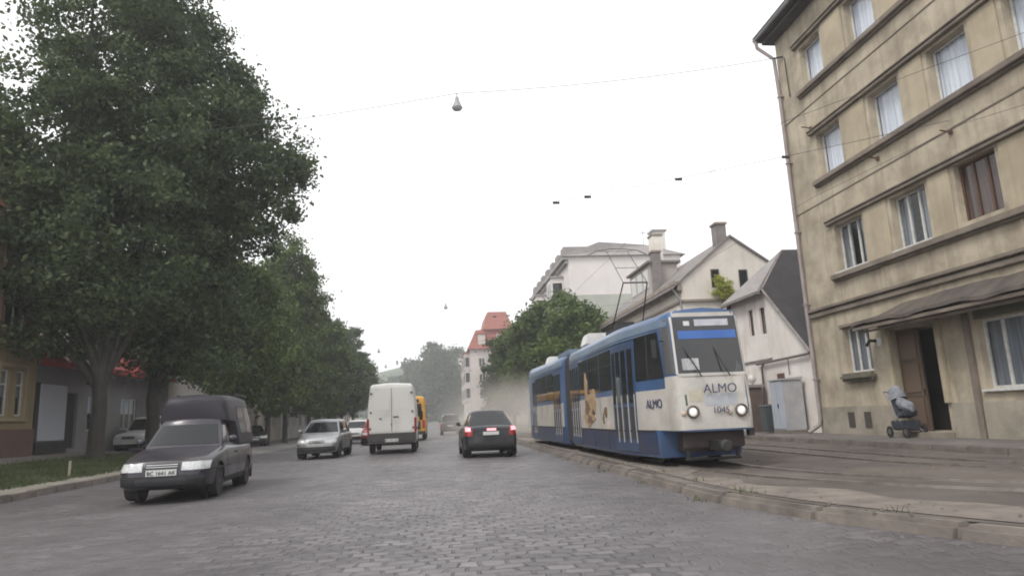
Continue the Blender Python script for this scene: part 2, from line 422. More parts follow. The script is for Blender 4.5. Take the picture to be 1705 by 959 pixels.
# right pavement
sheet([lambda y: max(10.6, tx(y)+1.5)+.14, 12.52, 26], ys_near, lambda x, y: .27+.012*max(0, x-10.6) if x < 13 else .3, 'pavement_right', M_pave)
mb = MB(); y = -14.0
while y < 110:
    a, b = y+.006, y+.994; e = max(10.6, tx((a+b)/2)+1.5)
    mb.box(e-.02, e+.14, a, b, .1, .272+rnd.uniform(-.01, .01)); y += 1
struct(mb.build('kerb_pavement', M_kerb, bevel=.015))

# ---- left side
def kl(y):
    if y < 27.5: return -8.85 - .04*max(0, min(y-16, 8))*.9 - (.012*(16-y)**2 if y < 8 else 0)
    return -9.14
mb = MB(); pts = []
yk = -14.0
while yk < 27.5: pts.append((kl(yk), yk)); yk += .9
cx, cy = -9.14-3.5, 27.6
for k in range(0, 11):
    a = R(k*9); pts.append((cx+3.5*math.cos(a), cy+3.5*math.sin(a)))
pts.append((-14.9, cy+3.5))
for (x0, y0), (x1, y1) in zip(pts, pts[1:]):
    d = Vector((x1-x0, y1-y0, 0)); n = Vector((-d.y, d.x, 0)).normalized()*.22; g = d.normalized()*.006
    x0 += g.x; y0 += g.y; x1 -= g.x; y1 -= g.y
    z0 = .14 + rnd.uniform(-.01, .01)
    p = [(x0, y0, -.1), (x1, y1, -.1), (x1+n.x, y1+n.y, -.1), (x0+n.x, y0+n.y, -.1)]
    mb.hexa(p+[(a, b, z0) for a, b, _ in p])
struct(mb.build('kerb_left', M_kerb, bevel=.02))
M_lawn = mat('lawn_turf', (.035, .052, .018), (.055, .07, .026), scale=2.2, rough=.95, bump=.6, bscale=25, dirt=(.14, .12, .08), dirt_amt=.5, dscale=.9)
M_dirt = mat('trodden_soil', (.2, .18, .15), (.26, .24, .2), scale=1.5, rough=.95, bump=.4, bscale=20)
def lawn_edge(y): return kl(y)-.2
ysl = [-14+i*1.5 for i in range(28)] + [27.5]
sheet([lawn_edge, lambda y: kl(y)-.75], ysl, lambda x, y: zleft(x, y)+.004, 'soil_strip', M_dirt)
sheet([lambda y: kl(y)-.75, -10.8, -11.8, -12.8, -13.7], ysl, lambda x, y: zleft(x, y)+.01, 'lawn', M_lawn)
mb = MB()  # rounded end of the lawn
c0 = (-12.64, 27.5)
ring = [(c0[0]+3.2*math.cos(R(k*9)), c0[1]+3.2*math.sin(R(k*9))) for k in range(11)]
poly = ring + [(-13.7, 30.7), (-13.7, 27.5), (-12.6, 27.5), (-11, 27.5), (-10, 27.5)]
mb.add([(x, y, zleft(x, y)+.01) for x, y in poly], [tuple(range(len(poly)))]); struct(mb.build('lawn', M_lawn, fix=False))
M_path = mat('old_footpath', (.19, .175, .165), (.25, .235, .22), scale=1.1, rough=.9, bump=.3, bscale=10, dirt=(.1, .09, .08), dirt_amt=.5)
sheet([-13.7, -14.5, -15.4, -24], [-14+i*1.5 for i in range(31)], lambda x, y: zleft(x, y)+.006 if x > -20 else .6, 'footpath', M_path)
M_side = mat('side_asphalt', (.13, .12, .12), (.18, .165, .16), scale=.8, rough=.85, bump=.3, bscale=12, dirt=(.22, .2, .18), dirt_amt=.4)
sheet([-40, -15.3, -13.7], [31.1+i*3 for i in range(75)], lambda x, y: zleft(x, y)-.002, 'footpath', M_side)
sheet([-13.7, -12.5, -11.3, -10.2, -9.0], [31.1+i*1.5 for i in range(25)] + [70+i*10 for i in range(30)], lambda x, y: (zleft(x, y)-.06 if x < -9.05 else .004)*min(1, (-9.0-x)/1.2+.03)+.002, 'side_lane', M_side)
# grass blades on the lawn
def grass():
    rng = np.random.default_rng(3); n = 26000
    y = rng.uniform(6, 30.4, n); x = rng.uniform(-13.7, -9.5, n)
    ok = (y < 27.5) | (((x+12.64)**2 + (y-27.5)**2) < 3.1**2); x, y = x[ok], y[ok]; n = len(x)
    cl = np.sin(x*2.1+1)*np.sin(y*1.7) + rng.normal(0, .5, n); ok = cl > -.6; x, y = x[ok], y[ok]; n = len(x)
    z = np.array([zleft(a, b) for a, b in zip(x, y)]) + .01
    an = rng.uniform(0, 6.28, n); h = rng.uniform(.04, .13, n); w = .012
    lx, ly = rng.normal(0, .03, n), rng.normal(0, .03, n)
    V = np.stack([np.stack([x-np.cos(an)*w, y-np.sin(an)*w, z], 1), np.stack([x+np.cos(an)*w, y+np.sin(an)*w, z], 1), np.stack([x+lx, y+ly, z+h], 1)], 1).reshape(-1, 3)
    o = np_mesh('grass', V, 3, mat('grass_blades', (.04, .062, .018), (.075, .09, .03), scale=1.5, rough=.8))
    tag(o, 'short green grass on the raised verge at left', 'grass', kind='stuff')
def np_mesh(name, V, k, m, parent=None):
    me = bpy.data.meshes.new(name); n = len(V)
    c = (V.min(0)+V.max(0))/2; V = V - c
    me.vertices.add(n); me.vertices.foreach_set('co', V.astype(np.float32).ravel())
    me.loops.add(n); me.loops.foreach_set('vertex_index', np.arange(n, dtype=np.int32))
    nf = n//k; me.polygons.add(nf); me.polygons.foreach_set('loop_start', np.arange(0, n, k, dtype=np.int32))
    try: me.polygons.foreach_set('loop_total', np.full(nf, k, dtype=np.int32))
    except Exception: pass
    me.update(calc_edges=True); me.validate(); me.materials.append(m)
    o = bpy.data.objects.new(name, me); COL.objects.link(o)
    return place(o, Vector(c.tolist()), parent)
grass()
weeds()
# verge marker stake
mb = MB().box(-10.02, -9.97, 20.2, 20.25, .1, .62)
tag(mb.build('wooden_stake', mat('bleached_wood', (.4, .36, .26), rough=.8), bevel=.005), 'thin pale wooden stake standing in the grass verge', 'stake')

# ------------------------------------------------------------------ trees
def leaf_mat(name, a, b_):
    m = bpy.data.materials.new(name); m.use_nodes = True
    N = m.node_tree.nodes; L = m.node_tree.links; b = N['Principled BSDF']
    g = N.new('ShaderNodeNewGeometry'); n = N.new('ShaderNodeTexNoise'); n.inputs['Scale'].default_value = .7; n.inputs['Detail'].default_value = 3
    L.new(g.outputs['Position'], n.inputs['Vector'])
    ad = N.new('ShaderNodeMath'); ad.operation = 'MULTIPLY_ADD'; ad.inputs[1].default_value = .45; L.new(g.outputs['Random Per Island'], ad.inputs[0]); 
    mr = N.new('ShaderNodeMapRange'); mr.inputs[1].default_value = .35; mr.inputs[2].default_value = .65; mr.inputs[4].default_value = .6; L.new(n.outputs[0], mr.inputs[0]); L.new(mr.outputs[0], ad.inputs[2])
    x = N.new('ShaderNodeMix'); x.data_type = 'RGBA'; L.new(ad.outputs[0], x.inputs[0])
    x.inputs[6].default_value = (*a, 1); x.inputs[7].default_value = (*b_, 1)
    L.new(x.outputs[2], b.inputs['Base Color']); b.inputs['Roughness'].default_value = .6; b.inputs['Specular IOR Level'].default_value = .3
    t = N.new('ShaderNodeBsdfTranslucent'); L.new(x.outputs[2], t.inputs[0])
    ms = N.new('ShaderNodeMixShader'); ms.inputs[0].default_value = .3; L.new(b.outputs[0], ms.inputs[1]); L.new(t.outputs[0], ms.inputs[2])
    L.new(ms.outputs[0], N['Material Output'].inputs[0]); MATS[name] = m
    return m
M_leaf = leaf_mat('chestnut_leaves', (.034, .054, .026), (.11, .15, .06))
M_leaf2 = leaf_mat('lime_leaves', (.036, .058, .02), (.13, .18, .045))
M_leaf3 = leaf_mat('far_leaves', (.035, .055, .025), (.08, .11, .04))
M_bark = mat('bark', (.028, .024, .022), (.055, .047, .04), scale=6, rough=.9, bump=1.0, bscale=14, stretch=(1, 1, .3))

def crown_pts(rng, lobes, n, clump=70, sig=.34, shell=.5):
    vol = np.array([l[3]*l[4]*l[5] for l in lobes])**.75; vol /= vol.sum()
    nc = max(20, n//clump)
    li = rng.choice(len(lobes), nc, p=vol)
    d = rng.normal(0, 1, (nc, 3)); d /= np.linalg.norm(d, axis=1)[:, None]
    r = (shell**3 + rng.random(nc)*(1.08-shell**3))**(1/3)
    L_ = np.array(lobes)[li]; C = L_[:, :3] + d*r[:, None]*L_[:, 3:]
    ci = rng.integers(0, nc, n); sg = sig*rng.uniform(.55, 1.35, nc)[ci]
    return C[ci] + rng.normal(0, 1, (n, 3))*sg[:, None]*np.array([1, 1, .7])

def tree(name, label, base, th, tr, lobes, n, size, leafm, group, clump=70, sig=.34, shell=.5, seed=1, cat='tree', zmin=None, limbs=True):
    rng = np.random.default_rng(seed)
    lobes = [l if len(l) == 6 else (l[0], l[1], l[2], l[3], l[3], l[3]) for l in lobes]
    r_ = root(name, label, cat, base, group)
    P = crown_pts(rng, lobes, n, clump, sig, shell)
    if zmin: P = P[P[:, 2] > zmin + rng.uniform(-.3, .3, len(P))]
    n = len(P)
    u = rng.normal(0, 1, (n, 3)); u /= np.linalg.norm(u, axis=1)[:, None]
    w = rng.normal(0, 1, (n, 3)); w[:, 2] += .8; v = np.cross(u, w); v /= np.linalg.norm(v, axis=1)[:, None]
    s = size*rng.uniform(.6, 1.3, n)[:, None]
    V = np.stack([P-u*s, P-v*s*.55+u*s*.1, P+u*s, P+v*s*.55+u*s*.1], 1).reshape(-1, 3)
    np_mesh('crown', V, 4, leafm, r_)
    mb = MB(); rg = random.Random(seed); bx, by, bz = base
    pts = [(bx, by, bz-.15), (bx, by, bz+.25)]; rad = [tr*1.45, tr*1.08]
    H = th
    for k in range(1, 6):
        t = k/5; pts.append((bx+rg.uniform(-.12, .12)*t, by+rg.uniform(-.12, .12)*t, bz+.25+H*t)); rad.append(tr*(1.05-.35*t))
    mb.tube(pts, rad, 12)
    top = Vector(pts[-1])
    if limbs:
        for l in lobes:
            c = Vector(l[:3])
            for q in range(2 if l[3] > 2.4 else 1):
                e = c + Vector((rg.uniform(-.5, .5)*l[3], rg.uniform(-.5, .5)*l[4], rg.uniform(.1, .6)*l[5]))
                s0 = top - Vector((0, 0, rg.uniform(0, H*.45)))
                mid = s0.lerp(e, .5) + Vector((rg.uniform(-.4, .4), rg.uniform(-.4, .4), -.1*(e-s0).length))
                a = s0.lerp(mid, .5)+Vector((0, 0, .12)); b = mid.lerp(e, .5)+Vector((rg.uniform(-.3, .3), rg.uniform(-.3, .3), .2))
                mb.tube([s0, a, mid, b, e], [tr*.5, tr*.4, tr*.3, tr*.18, tr*.06], 7)
                for w_ in range(3):
                    s1 = mid.lerp(e, rg.uniform(0, .8)); e1 = s1+Vector((rg.uniform(-1, 1), rg.uniform(-1, 1), rg.uniform(-.2, 1)))*l[3]*.55
                    mb.tube([s1, s1.lerp(e1, .5)+Vector((0, 0, .15)), e1], [tr*.16, tr*.1, tr*.03], 5)
    mb.build('trunk', M_bark, r_, smooth=60)
    return r_
G_L = 'roadside trees along the left verge'
tree('roadside_tree', 'huge dark tree at far left, its trunk nearest the camera on the grass verge', (-12.5, 27, .42), 3.6, .28,
     [(-12.6, 27, 17.35, 3.2), (-14.4, 26.5, 12.6, 3.3), (-15.4, 27, 8.72, 3.0), (-12.35, 26.6, 8.67, 3.6), (-10.9, 27.5, 13.15, 3.3), (-15.1, 27, 5.7, 2.3), (-12.3, 27.4, 5.9, 2.2), (-12.3, 27.5, 21.5, 2.7), (-17.4, 27, 10.5, 3.0)],
     112000, .11, M_leaf, G_L, clump=170, sig=.38, shell=.25, seed=11, zmin=4.3)
tree('roadside_tree', 'big dark tree whose trunk stands second along the verge, crown reaching over the road', (-12.0, 30.7, .4), 3.4, .28,
     [(-10.2, 30.5, 16.4, 2.1), (-8.8, 30.5, 12.66, 3.1), (-9.5, 30.5, 9.6, 2.3), (-10.9, 30.3, 6.7, 2.6), (-10.1, 30.5, 14.6, 2.5), (-12.55, 31, 11.55, 3.4), (-12.17, 30.8, 4.9, 1.9), (-9.9, 30.6, 5.8, 1.6), (-11.6, 30.5, 19.0, 2.0), (-9.6, 30, 4.3, 1.3)],
     95000, .11, M_leaf, G_L, clump=160, sig=.38, shell=.25, seed=12, zmin=3.7)
tree('roadside_tree', 'slim tree with brighter green edge behind the two biggest trees', (-12.6, 40, .2), 3.0, .2,
     [(-11.5, 40, 8.6, 2.4, 2.4, 2.3), (-11.1, 40, 5.6, 2.2, 2.2, 2.2), (-13, 41, 6.5, 2.6), (-10.9, 39.6, 3.9, 1.6, 1.6, 1.3)], 50000, .12, M_leaf2, G_L, seed=13, shell=.45, zmin=2.5)
def std_tree(x, y, r, h, seed, label, leafm, n, group, z0=.1, size=.15, cat='tree', name='roadside_tree', low=2.6, sig=.38):
    rg = random.Random(seed); L_ = []
    if name != 'distant_tree': n = int(n*1.5); size = min(size, .14+.0013*y*.6)
    hh = h-low
    for k in range(7):
        t = k/6; rr = r*(.62+.38*math.sin(math.pi*min(1, t*.85+.18)))*.72
        a = rg.uniform(0, 6.28); q = r*.34
        L_.append((x+q*math.cos(a), y+q*math.sin(a), low+.14*hh+t*hh*.74, rr, rr, hh*.17+.3))
    L_.append((x, y, low+hh*.5, r*.75, r*.75, hh*.45))
    return tree(name, label, (x, y, z0), low+.6, .2, L_, n, size, leafm, group, seed=seed, sig=sig, shell=.42, clump=130, zmin=low-.4, cat=cat, limbs=True)
std_tree(-11.9, 50, 2.6, 10.5, 20, 'lower dark tree standing over the black parked car', M_leaf2, 20000, G_L)
std_tree(-12.2, 57, 4.1, 15.8, 21, 'tall leafy tree with a lumpy bright green top, left of the street', M_leaf2, 36000, G_L)
std_tree(-12.3, 68, 3.8, 12.6, 22, 'dense tree just beyond the tall lumpy one in the left row', M_leaf2, 26000, G_L, size=.24)
std_tree(-12.2, 79, 4.2, 13.4, 23, 'round-topped dark tree late in the left row', M_leaf, 22000, G_L, size=.27)
std_tree(-12.4, 91, 4.1, 12.8, 24, 'last but one of the dark trees in the left row', M_leaf, 18000, G_L, size=.3)
std_tree(-12.6, 104, 4.2, 12.0, 25, 'furthest tree of the left row, edging the open sky', M_leaf, 15000, G_L, size=.33)
G_R = 'trees along the right pavement'
std_tree(10.3, 50, 3.3, 9.4, 31, 'full dark green tree above the front half of the tram roof', M_leaf2, 26000, G_R, size=.22, name='street_tree', low=2.2)
std_tree(9.6, 58, 3.6, 11.2, 32, 'tallest tree right of the street, in front of the pale apartment block', M_leaf2, 30000, G_R, size=.24, name='street_tree', low=2.2)
std_tree(9.0, 68, 3.7, 11.4, 33, 'tree with yellowish green side beyond the tram tail', M_leaf2, 24000, G_R, size=.26, name='street_tree', low=2.2)
std_tree(8.8, 80, 3.9, 11.6, 34, 'leftmost tree of the right row, beside the red roofed house', M_leaf3, 22000, G_R, size=.3, name='street_tree', low=2)
# far trees
def far_tree(x, y, r, h, seed, label, n):
    x, y, r, h = x*1.55, y*1.55, r*1.55, h*1.53
    return std_tree(x, y, r*.9, h, seed, label, M_leaf3, n*2, 'far trees at the end of the street', size=.42*r/6, cat='tree', name='distant_tree', z0=0, low=1.5, sig=1.5)
far_tree(.6, 175, 5.6, 20.3, 41, 'hazy grey-green tree rising in the middle of the street end', 16000)
far_tree(4.2, 190, 4.0, 19.6, 42, 'hazy tree touching the left wall of the red roofed house', 9000)
far_tree(-5, 200, 7.0, 17.5, 43, 'pale hazy tree left of the middle far one', 14000)
far_tree(-12, 225, 7.5, 16.5, 44, 'rounded pale hazy tree above the white van', 13000)
far_tree(-20, 240, 7.5, 14.5, 45, 'lowest and palest far tree, at the left end of the street', 12000)
# wooded hill closing the view
def hill():
    xs = np.linspace(-320, 320, 90); ys = np.linspace(430, 660, 26); vs = []
    for y in ys:
        for x in xs:
            h = 20*math.exp(-((x-60)/160)**2) + 9*math.exp(-((x+60)/90)**2) + 4 + 2.0*math.sin(x*.09)*math.sin(y*.07) + 1.2*math.sin(x*.31+y*.2)
            h *= 1.45*min(1, (y-430)/70); vs.append((x, y, h-.06))
    W = len(xs); fs = [(j*W+i, j*W+i+1, j*W+i+1+W, j*W+i+W) for j in range(len(ys)-1) for i in range(W-1)]
    struct(MB().add(vs, fs).build('hill', mat('wooded_hill', (.05, .075, .035), (.09, .11, .05), scale=.12, rough=.95, bump=1, bscale=.6), smooth=80, fix=False))
hill()
# ------------------------------------------------------------------ buildings
class Fr:
    """wall frame: u along the wall, z up, w outwards"""
    def __init__(s, axis, pos, sgn): s.a, s.p, s.s = axis, pos, sgn
    def __call__(s, u, z, w=0): return (s.p + s.s*w, u, z) if s.a == 'x' else (u, s.p + s.s*w, z)
    def box(s, mb, u0, u1, z0, z1, w0, w1):
        p = [s(u0, z0, w0), s(u1, z0, w0), s(u1, z0, w1), s(u0, z0, w1), s(u0, z1, w0), s(u1, z1, w0), s(u1, z1, w1), s(u0, z1, w1)]
        return mb.hexa(p)
def facade(mb, F, U0, U1, Z0, Z1, ops, d):
    us = sorted({U0, U1} | {o[0] for o in ops} | {o[1] for o in ops}); zs = sorted({Z0, Z1} | {o[2] for o in ops} | {o[3] for o in ops})
    idx = {}; vs = []
    def V(u, z, w=0):
        k = (round(u, 4), round(z, 4), w)
        if k not in idx: idx[k] = len(vs); vs.append(F(u, z, w))
        return idx[k]
    fs = []
    for a, b in zip(us, us[1:]):
        for c, e in zip(zs, zs[1:]):
            um, zm = (a+b)/2, (c+e)/2
            if any(o[0] < um < o[1] and o[2] < zm < o[3] for o in ops): continue
            fs.append((V(a, c), V(b, c), V(b, e), V(a, e)))
    for o in ops:
        a, b, c, e = o[:4]; dd = o[4] if len(o) > 4 else d
        for (p, q) in (((a, c), (b, c)), ((b, c), (b, e)), ((b, e), (a, e)), ((a, e), (a, c))):
            fs.append((V(*p), V(*q), V(*q, -dd), V(*p, -dd)))
        fs.append((V(a, c, -dd), V(b, c, -dd), V(b, e, -dd), V(a, e, -dd)))   # closed back: a dark room wall is set in front
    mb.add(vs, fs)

M_net = mat('white_net_curtain', (.8, .8, .82), (.6, .6, .64), scale=3, rough=.8, stretch=(1, 4, .15))
M_netg = mat('grey_net_curtain', (.3, .31, .32), (.16, .16, .17), scale=3, rough=.8, stretch=(1, 5, .15))
M_bcurt = mat('brown_curtain', (.16, .1, .08), (.09, .055, .045), scale=3, rough=.9, stretch=(1, 5, .1))
def window(par, F, op, d=.16, mull=(.5,), trans=None, fm=None, curt=None, cover=1.0, fw=.055, sill=None, sw=.1, label=None, pane=M_pane, dfull=.3, rg=None):
    a, b, c, e = op[:4]; fm = fm or M_wframe; mb = MB(); f = fw
    F.box(mb, a+.003, b-.003, c+.003, c+f, -d-.05, -d); F.box(mb, a+.003, b-.003, e-f, e-.003, -d-.05, -d)
    F.box(mb, a+.003, a+f, c+f, e-f, -d-.05, -d); F.box(mb, b-f, b-.003, c+f, e-f, -d-.05, -d)
    ym = [a+(b-a)*m for m in mull]
    for y in ym: F.box(mb, y-f*.55, y+f*.55, c+f, e-f, -d-.045, -d+.004)
    if trans: F.box(mb, a+f, b-f, c+(e-c)*trans-f*.45, c+(e-c)*trans+f*.45, -d-.04, -d+.008)
    w = mb.build('window', fm, par, bevel=0, label=label)
    p = MB(); F.box(p, a+f*.6, b-f*.6, c+f*.6, e-f*.6, -d-.03, -d-.022); p.build('pane', pane, w)
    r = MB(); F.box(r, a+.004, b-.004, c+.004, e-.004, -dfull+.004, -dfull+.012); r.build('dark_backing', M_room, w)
    if curt is not None:
        n = 26; q = MB(); vs = []; rg = rg or rnd
        ph = rg.uniform(0, 6); top = e-f*.7; bot = c + (e-c)*(1-cover) + .01
        segs = [(a+f*.5, b-f*.5)] if cover > 0 else [(a+f*.5, a+(b-a)*.34), (a+(b-a)*.66, b-f*.5)]
        if cover <= 0: bot = c+.01
        for (s0, s1) in segs:
            vs = []; k0 = len(q.v)
            for i in range(n+1):
                u = s0+(s1-s0)*i/n; wv = -d-.085+.018*math.sin(i*1.9+ph)+.01*math.sin(i*.7)
                vs += [F(u, bot, wv), F(u, top, wv), F(u, top, wv-.006), F(u, bot, wv-.006)]
            fs = []
            for i in range(n):
                k = 4*i
                for j in range(4): fs.append((k+j, k+(j+1) % 4, k+4+(j+1) % 4, k+4+j))
            q.add(vs, fs)
        q.build('curtain', curt, w, smooth=50)
    if sill is not None:
        sm = MB(); F.box(sm, a-.07, b+.07, c-.06, c-.002, -.01, sw); sm.build('sill', sill, w, bevel=.012)
    return w

# ===== the beige apartment house on the right
def beige_house():
    X = 12.5; F = Fr('x', X, -1); Y0, Y1 = 3.0, 21.45
    t = root('apartment_house', 'four storey beige plastered apartment house at the right edge, with a doorway canopy', 'apartment house', (16, 12, .27))
    Mw = mat('stained_beige_render', (.49, .425, .325), (.38, .325, .245), scale=1.3, rough=.9, bump=.25, bscale=18, streak=.7, dirt=(.17, .14, .105), dirt_amt=.75, dscale=.8)
    Mg = mat('pale_end_render', (.45, .4, .36), (.4, .35, .31), scale=.6, rough=.9, bump=.2, streak=.4)
    Mt = mat('weathered_moulding', (.17, .14, .115), (.25, .21, .17), scale=1.6, rough=.9, bump=.4, bscale=14, dirt=(.06, .05, .04), dirt_amt=.5, dscale=1)
    Mp = mat('plinth_render', (.36, .32, .26), (.28, .25, .2), scale=1.2, rough=.95, bump=.4, streak=.4, dirt=(.1, .085, .07), dirt_amt=.6)
    g0 = (18.42, 19.72, 2.12, 3.5, .42)
    door = (15.75, 17.5, .42, 3.12, .75)
    shop = (11.35, 14.45, 1.4, 3.0, .35)
    shop2 = (7.2, 10.1, 1.4, 3.0, .35)
    r1 = [(18.0, 19.42, 5.22, 6.68), (15.35, 16.72, 5.22, 6.68), (13.1, 14.35, 5.3, 6.72), (10.4, 11.8, 5.22, 6.68), (7.6, 9, 5.22, 6.68), (4.6, 6, 5.22, 6.68)]
    r2 = [(18.42, 19.72, 8.42, 9.86), (15.7, 17.0, 8.42, 9.86), (13.3, 14.6, 8.42, 9.86), (10.9, 12.25, 8.42, 9.86), (8, 9.4, 8.42, 9.86), (5, 6.4, 8.42, 9.86)]
    r3 = [(18.8, 20.02, 11.7, 13.1), (16.2, 17.45, 11.7, 13.1), (13.7, 15, 11.7, 13.1), (11.2, 12.5, 11.7, 13.1), (8.4, 9.8, 11.7, 13.1)]
    ops = [o if len(o) == 5 else (*o, .42) for o in [g0, door, shop, shop2]+r1+r2+r3]
    mb = MB(); facade(mb, F, Y0, Y1, .2, 14.2, ops, .3)
    mb.build('wall', Mw, t, fix=False)
    mb = MB(); mb.box(X+.9, 24, Y0, Y1-.02, .2, 14.2)     # the block behind the street wall
    mb.add([(X, Y1, .2), (X+.9, Y1, .2), (X+.9, Y1, 14.2), (X, Y1, 14.2)], [(0, 1, 2, 3)])
    mb.add([(X, Y0, .2), (X+.9, Y0, .2), (X+.9, Y0, 14.2), (X, Y0, 14.2)], [(0, 1, 2, 3)])
    mb.build('end_wall', Mg, t, fix=False)
    mb = MB()
    for a, b, w_ in ((Y0, shop[0]-.18, .07), (14.62, 15.58, .07), (17.68, Y1, .07), (shop[0]-.18, 14.62, .05)):
        mb = MB(); F.box(mb, a, b, .2, 1.12, .0, w_); mb.build('plinth', Mp, t, bevel=.02)
    for z0, z1, w in ((4.02, 4.16, .1), (4.2, 4.3, .16)):   # string course above the ground floor
        mb = MB(); F.box(mb, Y0, Y1, z0, z1, .0, w); mb.build('string_course', Mt, t, bevel=.02)
    for rows, zs, zh in ((r1, 5.16, 6.86), (r2, 8.36, 10.04), (r3, 11.62, 13.3)):
        end = rows[0][1]+.28
        mb = MB(); F.box(mb, Y0, end, zs-.16, zs, .0, .17); F.box(mb, Y0, end, zs-.22, zs-.16, .0, .1); mb.build('sill_course', Mt, t, bevel=.02)
        mb = MB(); F.box(mb, Y0, end, zh-.1, zh, .0, .13)
        F.box(mb, Y0, end, zh, zh+.05, 0, .17); mb.build('head_course', Mt, t, bevel=.015)
    for z in (7.62, 10.95):
        mb = MB(); F.box(mb, Y0, Y1, z, z+.035, .0, .02); mb.build('thin_band', Mt, t)
    for yv in (12.7, 15.0, 17.4, 9.2):  # shallow panel joints
        mb = MB(); F.box(mb, yv, yv+.05, 4.35, 4.96, 0, .014); mb.build('panel_joint', mat('pale_joint', (.42, .37, .28), rough=.9), t)
    # piers between windows stand slightly proud
    Mpi = mat('ochre_pier_render', (.47, .405, .295), (.38, .322, .235), scale=1.1, rough=.9, bump=.2, streak=.45, dirt=(.2, .16, .1), dirt_amt=.4)
    for rows, z0, z1 in ((r1, 5.17, 6.75), (r2, 8.37, 9.93), (r3, 11.63, 13.19)):
        for o, q in zip(rows, rows[1:]):
            mb = MB(); F.box(mb, q[1]+.13, o[0]-.13, z0, z1, 0, .035); mb.build('pier', Mpi, t, bevel=.01)
    rg = random.Random(4)
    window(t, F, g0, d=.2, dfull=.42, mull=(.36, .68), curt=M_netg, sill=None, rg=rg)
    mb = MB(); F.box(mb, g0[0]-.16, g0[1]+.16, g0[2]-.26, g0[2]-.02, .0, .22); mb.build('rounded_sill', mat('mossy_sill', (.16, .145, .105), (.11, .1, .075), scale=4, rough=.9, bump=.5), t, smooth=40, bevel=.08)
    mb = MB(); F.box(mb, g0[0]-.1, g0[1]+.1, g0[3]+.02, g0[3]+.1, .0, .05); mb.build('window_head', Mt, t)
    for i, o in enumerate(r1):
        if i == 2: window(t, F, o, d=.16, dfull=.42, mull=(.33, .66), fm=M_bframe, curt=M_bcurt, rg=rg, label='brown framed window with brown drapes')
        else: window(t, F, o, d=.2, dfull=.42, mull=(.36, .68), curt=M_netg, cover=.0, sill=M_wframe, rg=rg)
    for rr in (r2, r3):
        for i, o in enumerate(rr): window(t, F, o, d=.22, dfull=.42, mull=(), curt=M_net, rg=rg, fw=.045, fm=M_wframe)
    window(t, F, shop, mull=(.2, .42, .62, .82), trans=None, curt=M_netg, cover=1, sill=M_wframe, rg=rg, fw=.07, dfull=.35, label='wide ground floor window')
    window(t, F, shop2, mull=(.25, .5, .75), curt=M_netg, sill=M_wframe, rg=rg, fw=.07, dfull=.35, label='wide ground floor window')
    for s in (shop, shop2):
        mb = MB(); F.box(mb, s[0]-.02, s[1]+.02, s[3]-.02+.03, s[3]+.52, 0, .03); mb.build('faded_sign_panel', mat('greenish_board', (.12, .13, .1), (.16, .16, .12), scale=2, rough=.8), t)
    # pilasters beside door and shop windows
    for a, b in ((14.62, 14.8), (17.5, 17.66), (15.58, 15.75)):
        mb = MB(); F.box(mb, a, b, 1.12 if a > 15 else .2, 3.2, .0, .09); mb.build('pilaster', Mt if a < 15 else Mpi, t, bevel=.012)
    # doorway: right half open and dark, left leaf closed
    dd = MB(); F.box(dd, 16.62, 17.48, .42, 3.1, -.2, -.14)
    dl = dd.build('door', mat('brown_door_paint', (.12, .08, .055), (.085, .06, .045), scale=5, rough=.6, stretch=(1, 1, .2)), t, bevel=.006, label='closed brown door leaf')
    for z0, z1 in ((.6, 1.3), (1.42, 2.2), (2.3, 2.95)):
        q = MB(); F.box(q, 16.74, 17.36, z0, z1, -.14, -.125); q.build('door_panel', mat('brown_door_panel', (.14, .095, .065), rough=.6), dl, bevel=.01)
    q = MB(); F.box(q, 16.64, 16.68, 1.35, 1.5, -.14, -.09); q.build('handle', M_chrome, dl)
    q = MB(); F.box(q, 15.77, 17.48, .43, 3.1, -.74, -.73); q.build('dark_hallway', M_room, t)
    q = MB(); F.box(q, 15.6, 17.7, .2, .42, -.7, .32); q.build('doorstep', Mp, t, bevel=.02)
    # canopy: sagging tin roof above the doorway and shop windows
    Mc = mat('rusty_canopy_tin', (.05, .042, .038), (.09, .073, .062), scale=2.5, rough=.8, bump=.5, bscale=10, dirt=(.16, .12, .09), dirt_amt=.5, dscale=1.5)
    vs = []; n = 40; fs = []
    for i in range(n+1):
        y = 17.95 - (17.95-6)*i/n
        s = .03*math.sin(y*2.3)+.02*math.sin(y*5.1); hi = 3.46 + min(.38, .38*math.sin(min(1, (17.95-y)/2.2)*math.pi/2)) + s*.6
        vs += [(X+.0, y, hi), (X-.28, y, hi-.05), (X-.82, y, 3.42+s), (X-.84, y, 3.33+s), (X-.0, y, 3.3)]
    for i in range(n):
        for j in range(5): a = i*5+j; b = i*5+(j+1) % 5; fs.append((a, b, b+5, a+5))
    fs += [(0, 1, 2, 3, 4), tuple(n*5+k for k in (4, 3, 2, 1, 0))]
    cn = MB().add(vs, fs).build('canopy', Mc, t, smooth=35)
    q = MB(); F.box(q, 6, 17.97, 3.2, 3.29, .66, .8); F.box(q, 6, 17.9, 3.12, 3.18, .6, .68); q.build('canopy_rail', Mt, cn, bevel=.01)
    # roof cornice
    q = MB(); F.box(q, Y0, Y1+.2, 14.2, 14.32, -.5, .4); F.box(q, Y0, Y1+.3, 14.34, 14.5, -.5, .62)
    q.build('cornice', mat('dark_eaves', (.055, .05, .05), (.09, .08, .075), scale=2, rough=.8), t, bevel=.02)
    q = MB(); q.hexa([(X-.7, Y0, 14.5), (24.6, Y0, 14.5), (24.6, Y1+.3, 14.5), (X-.7, Y1+.3, 14.5), (X+4, Y0, 17), (X+6, Y0, 17), (X+6, Y1-4, 17), (X+4, Y1-4, 17)])
    q.build('roof', mat('grey_tin_roof', (.12, .12, .12), (.17, .16, .155), scale=1, rough=.6, metal=.2), t)
